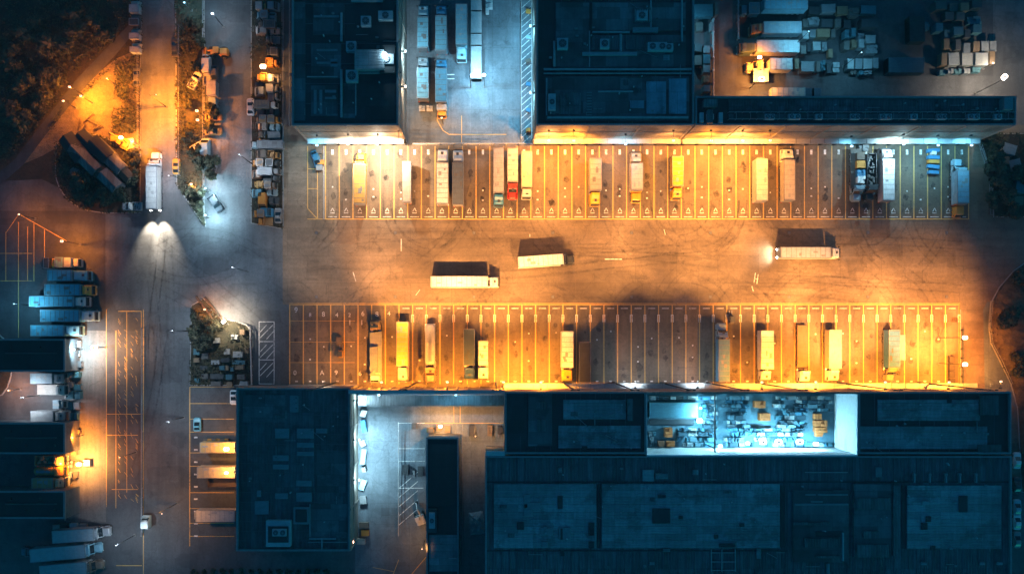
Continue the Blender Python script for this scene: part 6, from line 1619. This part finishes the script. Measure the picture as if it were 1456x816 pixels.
# high masts added along the southern wall to throw light across the yard
def added_high_mast(px, c, kw, aim, label, spot=88, z=30):
    p = Vector((g(px, 0).x, SY+.9, 0)); root = empty('added_high_mast', p, 0, label, 'added light mast', 'added high masts along the southern wall')
    mb = MB(); mb.tube((0, 0, 0), (0, 0, z), .22, M['pole'], 8, .1); mb.build('mast', root)
    mb = MB(); mb.tube((-.9, 0, z-.1), (.9, 0, z-.1), .06, M['pole'], 6); mb.build('crossbar', root)
    for sx in (-.7, .7):
        o = put('projector', slab('projector', (.5, .3, .4), M['darksteel'], .05), root, (sx, .1, z+.15)); 
    light(root, (0, .9, z-.2), c, kw, spot, aim, .35, .75)
added_high_mast(478, (1, .72, .5), 60, (0, 34, -27), 'westmost added high mast, by the numbered bays', 54)
added_high_mast(592, (1, .425, .115), 324, (0, 28, -27), 'added high mast between the tank truck and the yellow truck', 54)
added_high_mast(705, (1, .425, .115), 353, (0, 28, -27), 'added high mast east of the small white framed truck', 54)
added_high_mast(800, (1, .425, .115), 184, (0, 28, -27), 'added high mast behind the yellow cabbed truck', 54)
added_high_mast(1075, (1, .425, .115), 311, (0, 28, -27), 'added high mast beside the bright white wide truck', 54)
added_high_mast(1190, (1, .425, .115), 270, (0, 15, -28), 'added high mast behind the tan box truck', 54)
added_high_mast(1305, (1, .425, .115), 234, (0, 15, -28), 'eastmost added high mast, past the blue and black truck', 54)
added_high_mast(872, (1, .425, .115), 276, (0, 33, -28), 'westmost of the three added masts over the dim lower bays', 38)
added_high_mast(940, (1, .425, .115), 276, (0, 33, -28), 'middle of the three added masts over the dim lower bays', 38)
added_high_mast(1005, (1, .425, .115), 276, (0, 33, -28), 'eastmost of the three added masts over the dim lower bays', 38)
# poles
SL_ = 'street lamps'
def SLamp(*a, **k):
    if a[3] == DEEP: a = a[:3] + ((1, .27, .016),) + a[4:]
    return street_lamp(*a, group=k.pop('grp', 'yard street lamps'), **k)
SLamp(1372, 480, 9, DEEP, 16, 'upper of the double lamps at the east end of the lower bays', (1.2, 0), size=.6)
SLamp(1372, 518, 9, DEEP, 16, 'lower of the double lamps at the east end of the lower bays', (1.2, 0), size=.6)
SLamp(1428, 110, 10, WHITE, 10, 'dazzling white lamp beyond the railed building', (.8, .8), size=.75)
SLamp(1080, 82, 7, DEEP, 8, 'upper orange lamp in the north truck park', (.6, 0), size=.5)
SLamp(1083, 113, 7, WARM, 9, 'lower orange lamp in the north truck park', (.6, 0), size=.7)
SLamp(374, 95, 6, WARM, 4, 'orange lamp burning inside the packed vehicle line', (-.6, 0), size=.7)
SLamp(302, 20, 8, COOL, 4, 'slim pole lamp at the top of the inner lane', size=.3)
SLamp(280, 158, 5.5, DEEP, 3, 'upper of the twin orange verge lamps', size=.36)
SLamp(281, 171, 5.5, DEEP, 3, 'lower of the twin orange verge lamps', size=.36)
SLamp(292, 268, 5, ICE, 5, 'upper cold lamp hidden at the verge tail', (.8, 0), size=.25)
SLamp(292, 306, 5, ICE, 6, 'lower cold lamp hidden at the verge tail', (.8, 0), size=.25)
SLamp(272, 262, 4, WARM, 2.5, 'small warm lamp inside the verge tail bush', size=.3)
SLamp(318, 457, 5, WHITE, 9, 'white lamp at the top of the fenced island', (.6, .5), size=.5)
SLamp(291, 440, 4.5, DEEP, 3, 'small orange lamp among the island beams', size=.25)
SLamp(88, 343, 7, DEEP, 9, 'orange lamp on a pole above the short white truck', (-.8, 0), size=.35)
SLamp(27, 305, 7, DEEP, 4, 'small amber lamp at the corner of the lined west lot', size=.2)
SLamp(134, 494, 7, WARM, 12, 'glowing warm lamp on the streaked strip', (.8, 0), size=.75)
SLamp(104, 497, 6, ICE, 11, 'cold lamp on the west dock strip', (.6, 0), size=.4)
SLamp(112, 660, 5, WARM, 18, 'blazing lamp at the south of the west dock strip', (.6, 0), size=.6)
SLamp(86, 659, 5, DEEP, 8, 'small lamp in the glowing gap between the sheds', size=.25)
SLamp(103, 622, 5, DEEP, 9, 'small amber lamp midway down the dock strip', size=.2)
SLamp(172, 196, 6, DEEP, 11, 'work lamp over the orange excavator', (.5, 0), size=.5)
SLamp(188, 201, 4, DEEP, 3, 'second small lamp beside the excavator', size=.35)
SLamp(99, 124, 7, DEEP, 10, 'highest of the three small hillside lamps', spot=0, size=.28)
SLamp(115, 137, 6, DEEP, 34, 'eastern of the three small hillside lamps', spot=150, aim=(.5, -.1, -1), size=.28)
SLamp(90, 144, 6, DEEP, 5, 'lowest of the three small hillside lamps', spot=0, size=.25)
SLamp(222, 135, 10, DEEP, 60, 'added tall amber lamp over the straight road', (1.6, 0), size=.12)  # added lamp without a visible source, lights the road
SLamp(673, 108, 9, CYAN, 10, 'cold lamp over the container line of the north court', (.8, 0), size=.6)
SLamp(688, 107, 9, ICE, 9, 'second cold lamp close to the container line', size=.4)
SLamp(628, 168, 6, WARM, 3, 'small warm lamp at the south of the court trailers', size=.2)
SLamp(500, 770, 7, DEEP, 22, 'flaring lamp at the corner of the square warehouse', (.8, 0), size=.5)
SLamp(626, 606, 6, WARM, 9, 'orange lamp at the head of the slim annex', size=.45)
SLamp(322, 638, 8, WARM, 4, 'lamp over the orange lit trailer', (-1.5, 0), size=.6)
SLamp(322, 672, 8, WARM, 4, 'lamp over the tan trailer', (-1.5, 0), size=.4)
SLamp(12, 555, 5, DEEP, 3, 'weak lamp by the curved west kerb', size=.2)
SLamp(8, 620, 5, CYAN, .6, 'faint blue lamp by the dark sheds', size=.2)
SLamp(978, 44, 8, CYAN, 5, 'small bluish lamp near the alley roof edge', size=.25)
SLamp(262, 4, 5, CYAN, 1.2, 'tiny blue lamp at the top of the verge', size=.2)
SLamp(1412, 90, 4, WHITE, .6, 'tiny lamp at the corner of the crate stack', size=.2)
SLamp(20, 432, 9, CYAN, 5, 'added cyan lamp beside the six parked trucks', size=.12)  # this and the thin lamps below are added, no visible source
SLamp(240, 250, 11, COOL, 11, 'added tall pale lamp beside the long white truck', (-1, 0), size=.12)
SLamp(30, 565, 8, COOL, 7, 'added pale lamp lighting the trucks on the west dock', size=.12)
SLamp(165, 775, 10, COOL, 5, 'added pale lamp ahead of the corner trucks', size=.12)
SLamp(1150, 45, 11, CYAN, 5, 'added cyan lamp inside the north truck park', size=.12)
SLamp(1225, 75, 10, CYAN, 3, 'added dim cyan lamp between the park goods', size=.12)
SLamp(152, 112, 7, DEEP, 12, 'added small amber lamp between the hillside track and the bare dirt', spot=0, size=.15)
SLamp(245, 470, 12, COOL, 4.5, 'added tall cool lamp beside the main access road', (1, 0), size=.12)
SLamp(240, 600, 12, COOL, 4.5, 'added tall pale lamp over the lower access road', (1, 0), size=.12)
SLamp(230, 730, 12, WARM, 4, 'added tall warm lamp over the lower access road', (1, 0), size=.12)
SLamp(170, 650, 9, DEEP, 3, 'added amber lamp between the striped lanes', size=.12)
SLamp(340, 220, 11, COOL, 5.5, 'added pale lamp half way down the inner lane', size=.12)
SLamp(330, 380, 12, COOL, 3.5, 'added pale lamp in the junction', size=.12)
SLamp(600, 780, 9, WARM, 3, 'added warm lamp at the foot of the south court', size=.12)
SLamp(676, 620, 8, WARM, 6, 'added warm lamp behind the slim annex', size=.12)
# wall lamps in courts
E4 = wrect(336, 552, 497, 783, Z4)[2]
for i, y in enumerate((566, 620, 675)):
    wall_lamp(E4+.02, g(0, y, 0).y, 7, (1, 0, 0), ICE, (7, 9, 9)[i], ['upper cold floodlight', 'middle cold floodlight', 'lower cold floodlight'][i] + ' on the side of the square warehouse', 1.4, 165, (.2, 0, -1), 14, .3, 'floodlights on the square warehouse')
wall_lamp(g(548, 0).x, SY-.32, 11.5, S_, ICE, 5, 'cold floodlight on the court side of the screen wall, west', 1.0, 165, (0, -.2, -1), 12, .3, 'floodlights on the screen wall')
wall_lamp(g(651, 0).x, SY-.32, 11.5, S_, CYAN, 5, 'cold floodlight on the court side of the screen wall, east', 1.0, 165, (0, -.2, -1), 12, .25, 'floodlights on the screen wall')
E1 = wrect(415, -70, 566, 178, Z1)[2]
wall_lamp(E1+.02, g(0, 98, 0).y, 12, (1, 0, 0), ICE, 8, 'cold floodlight on the east side of the north-west warehouse', 1.0, 165, (.2, 0, -1), 14, .3, 'court wall floodlights')
wall_lamp(E1+.02, g(0, 145, 0).y, 12, (1, 0, 0), WHITE, 3, 'lower cold floodlight on the same east side', 1.0, 165, (.2, 0, -1), 14, .3, 'court wall floodlights')
W2 = wrect(763, -70, 987, 178, Z1)[0]
wall_lamp(W2-.02, g(0, 60, 0).y, 10, (-1, 0, 0), CYAN, 8, 'upper cyan floodlight over the hatched strip', 1.0, 165, (-.2, 0, -1), 12, .3, 'court wall floodlights')
wall_lamp(W2-.02, g(0, 150, 0).y, 10, (-1, 0, 0), CYAN, 7, 'lower cyan floodlight over the hatched strip', 1.0, 165, (-.2, 0, -1), 12, .3, 'court wall floodlights')
# roof lamp on the north-west warehouse
q = g(547, 78, Z1+2.2); root = empty('roof_floodlight', (q.x, q.y, zr), 0, 'white floodlight standing on the dark roof by the plant room', 'floodlight')
mb = MB(); mb.tube((0, 0, 0), (0, 0, 3.2), .07, M['steel']); mb.build('pole', root); lamp_head(root, (0, 0, 3.2), ICE, 14, .5); light(root, (0, 0, 2.7), ICE, 1.1)
# hall lamps
for i, (x, y, kw, s) in enumerate(((1085, 628, 7, .62), (1107, 628, 7, .62), (1137, 628, 7, .62), (1160, 631, 5, .45), (1063, 630, 5, .35), (995, 598, 7, .5), (1024, 634, 4, .35), (996, 580, 3, .25))):
    q = g(x, y, ZF+5); root = empty('mast_lamp', (q.x, q.y, ZF), 0, ['first', 'second', 'third', 'fourth'][i] + ' of the round white lamps counted from the beam side in the hall' if i < 4 else ['small white lamp west of the four round ones', 'white lamp at the end of the ribbed container', 'white lamp on the hall beam', 'small lamp above the end of the ribbed container'][i-4], 'lamp', 'white lamps in the lit hall')
    mb = MB(); mb.tube((0, 0, 0), (0, 0, 5), .08, M['steel']); mb.build('pole', root); lamp_head(root, (0, 0, 5), ICE, 14, s*1.3); light(root, (0, 0, 4.4), (.32, .78, 1), kw*.85)
# headlights of the moving trucks
def headlights(px, py, ang, c, kw, label, spread=40, sep=1.0):
    pass
def headlamp_pair(root, x, c, kw, spot=55, aim=(1, 0, -.16), z=.95, ys=.82):
    for s in (-1, 1):
        light(root, (x, s*ys, z), c, kw, spot, aim, .08, .8)
lt = [o for o in col.objects if o.get('label', '').startswith('long white truck on the orange road')][0]
# its rear faces the camera bottom: work lights on the tail throw two pools ahead
for s in (-1, 1):
    put('work_light', slab('work_light', (.1, .35, .3), M['headon'], .02), lt, (-7.05, s*1.05, 1.55))
    light(lt, (-7.2, s*1.05, 2.6), WHITE, 34, 56, (-1, s*.10, -.42), .1, .9)
for s in (-1, 1):
    put('work_light', slab('work_light', (.1, .35, .3), M['headon'], .02), mt, (-7.45, s*.95, 1.6))
    light(mt, (-7.7, s*.95, 1.6), WHITE, 1.6, 120, (-1, 0, -.7), .1, .9)
for s in (-1, 1):
    light(mt, (7.6, s*.85, 1.0), WHITE, .25, 70, (1, 0, -.12), .08, .9)

# ------------------------------------------------------------------ world, sun (moonlight), camera
w = bpy.data.worlds.new('World'); sc.world = w; w.use_nodes = True
nt = w.node_tree; bg = nt.nodes['Background']
sky = nt.nodes.new('ShaderNodeTexSky'); sky.sky_type = 'NISHITA'; sky.sun_disc = False
sky.sun_elevation = math.radians(12); sky.sun_rotation = math.radians(140)
tint = nt.nodes.new('ShaderNodeMix'); tint.data_type = 'RGBA'; tint.blend_type = 'MULTIPLY'; tint.inputs[0].default_value = 1
nt.links.new(sky.outputs[0], tint.inputs[6]); tint.inputs[7].default_value = (.015, .50, .88, 1)
nt.links.new(tint.outputs[2], bg.inputs['Color']); bg.inputs['Strength'].default_value = SKY
sd = bpy.data.lights.new('moonlight', 'SUN'); sd.energy = MOON; sd.color = (.35, .75, 1); sd.angle = math.radians(2)
so = bpy.data.objects.new('moonlight', sd); col.objects.link(so)
so.rotation_euler = (math.radians(50), 0, math.radians(140))
cam = bpy.data.cameras.new('camera'); co = bpy.data.objects.new('camera', cam); col.objects.link(co)
if HAZE:
    hm, hnt, hb = new_mat('haze_air'); hnt.nodes.remove(hb)
    pv = hnt.nodes.new('ShaderNodeVolumePrincipled'); pv.inputs['Density'].default_value = HAZE; pv.inputs['Color'].default_value = (.8, .85, .9, 1)
    hnt.links.new(pv.outputs[0], hnt.nodes['Material Output'].inputs['Volume'])
    mb = MB(); mb.box(-600, -600, -1, 600, 600, 203, hm); tag(mb.build('haze'), kind='stuff')
co.location = (0, 0, H); co.rotation_euler = (0, 0, 0)
cam.sensor_width = 36; cam.lens = 36*H/(1456*S); cam.shift_x = 28/1456; cam.shift_y = 72/1456; cam.clip_end = 5000; cam.clip_start = 1
sc.camera = co
sc.view_settings.view_transform = 'Standard'; sc.view_settings.look = 'None'; sc.view_settings.exposure = 0; sc.view_settings.gamma = 1; sc.view_settings.use_curve_mapping = False
sc.render.engine = 'CYCLES'
cy = sc.cycles; cy.use_denoising = True; cy.use_light_tree = True; cy.max_bounces = 4; cy.diffuse_bounces = 2; cy.glossy_bounces = 2; cy.sample_clamp_indirect = 4; cy.sample_clamp_direct = 0
cy.caustics_reflective = False; cy.caustics_refractive = False
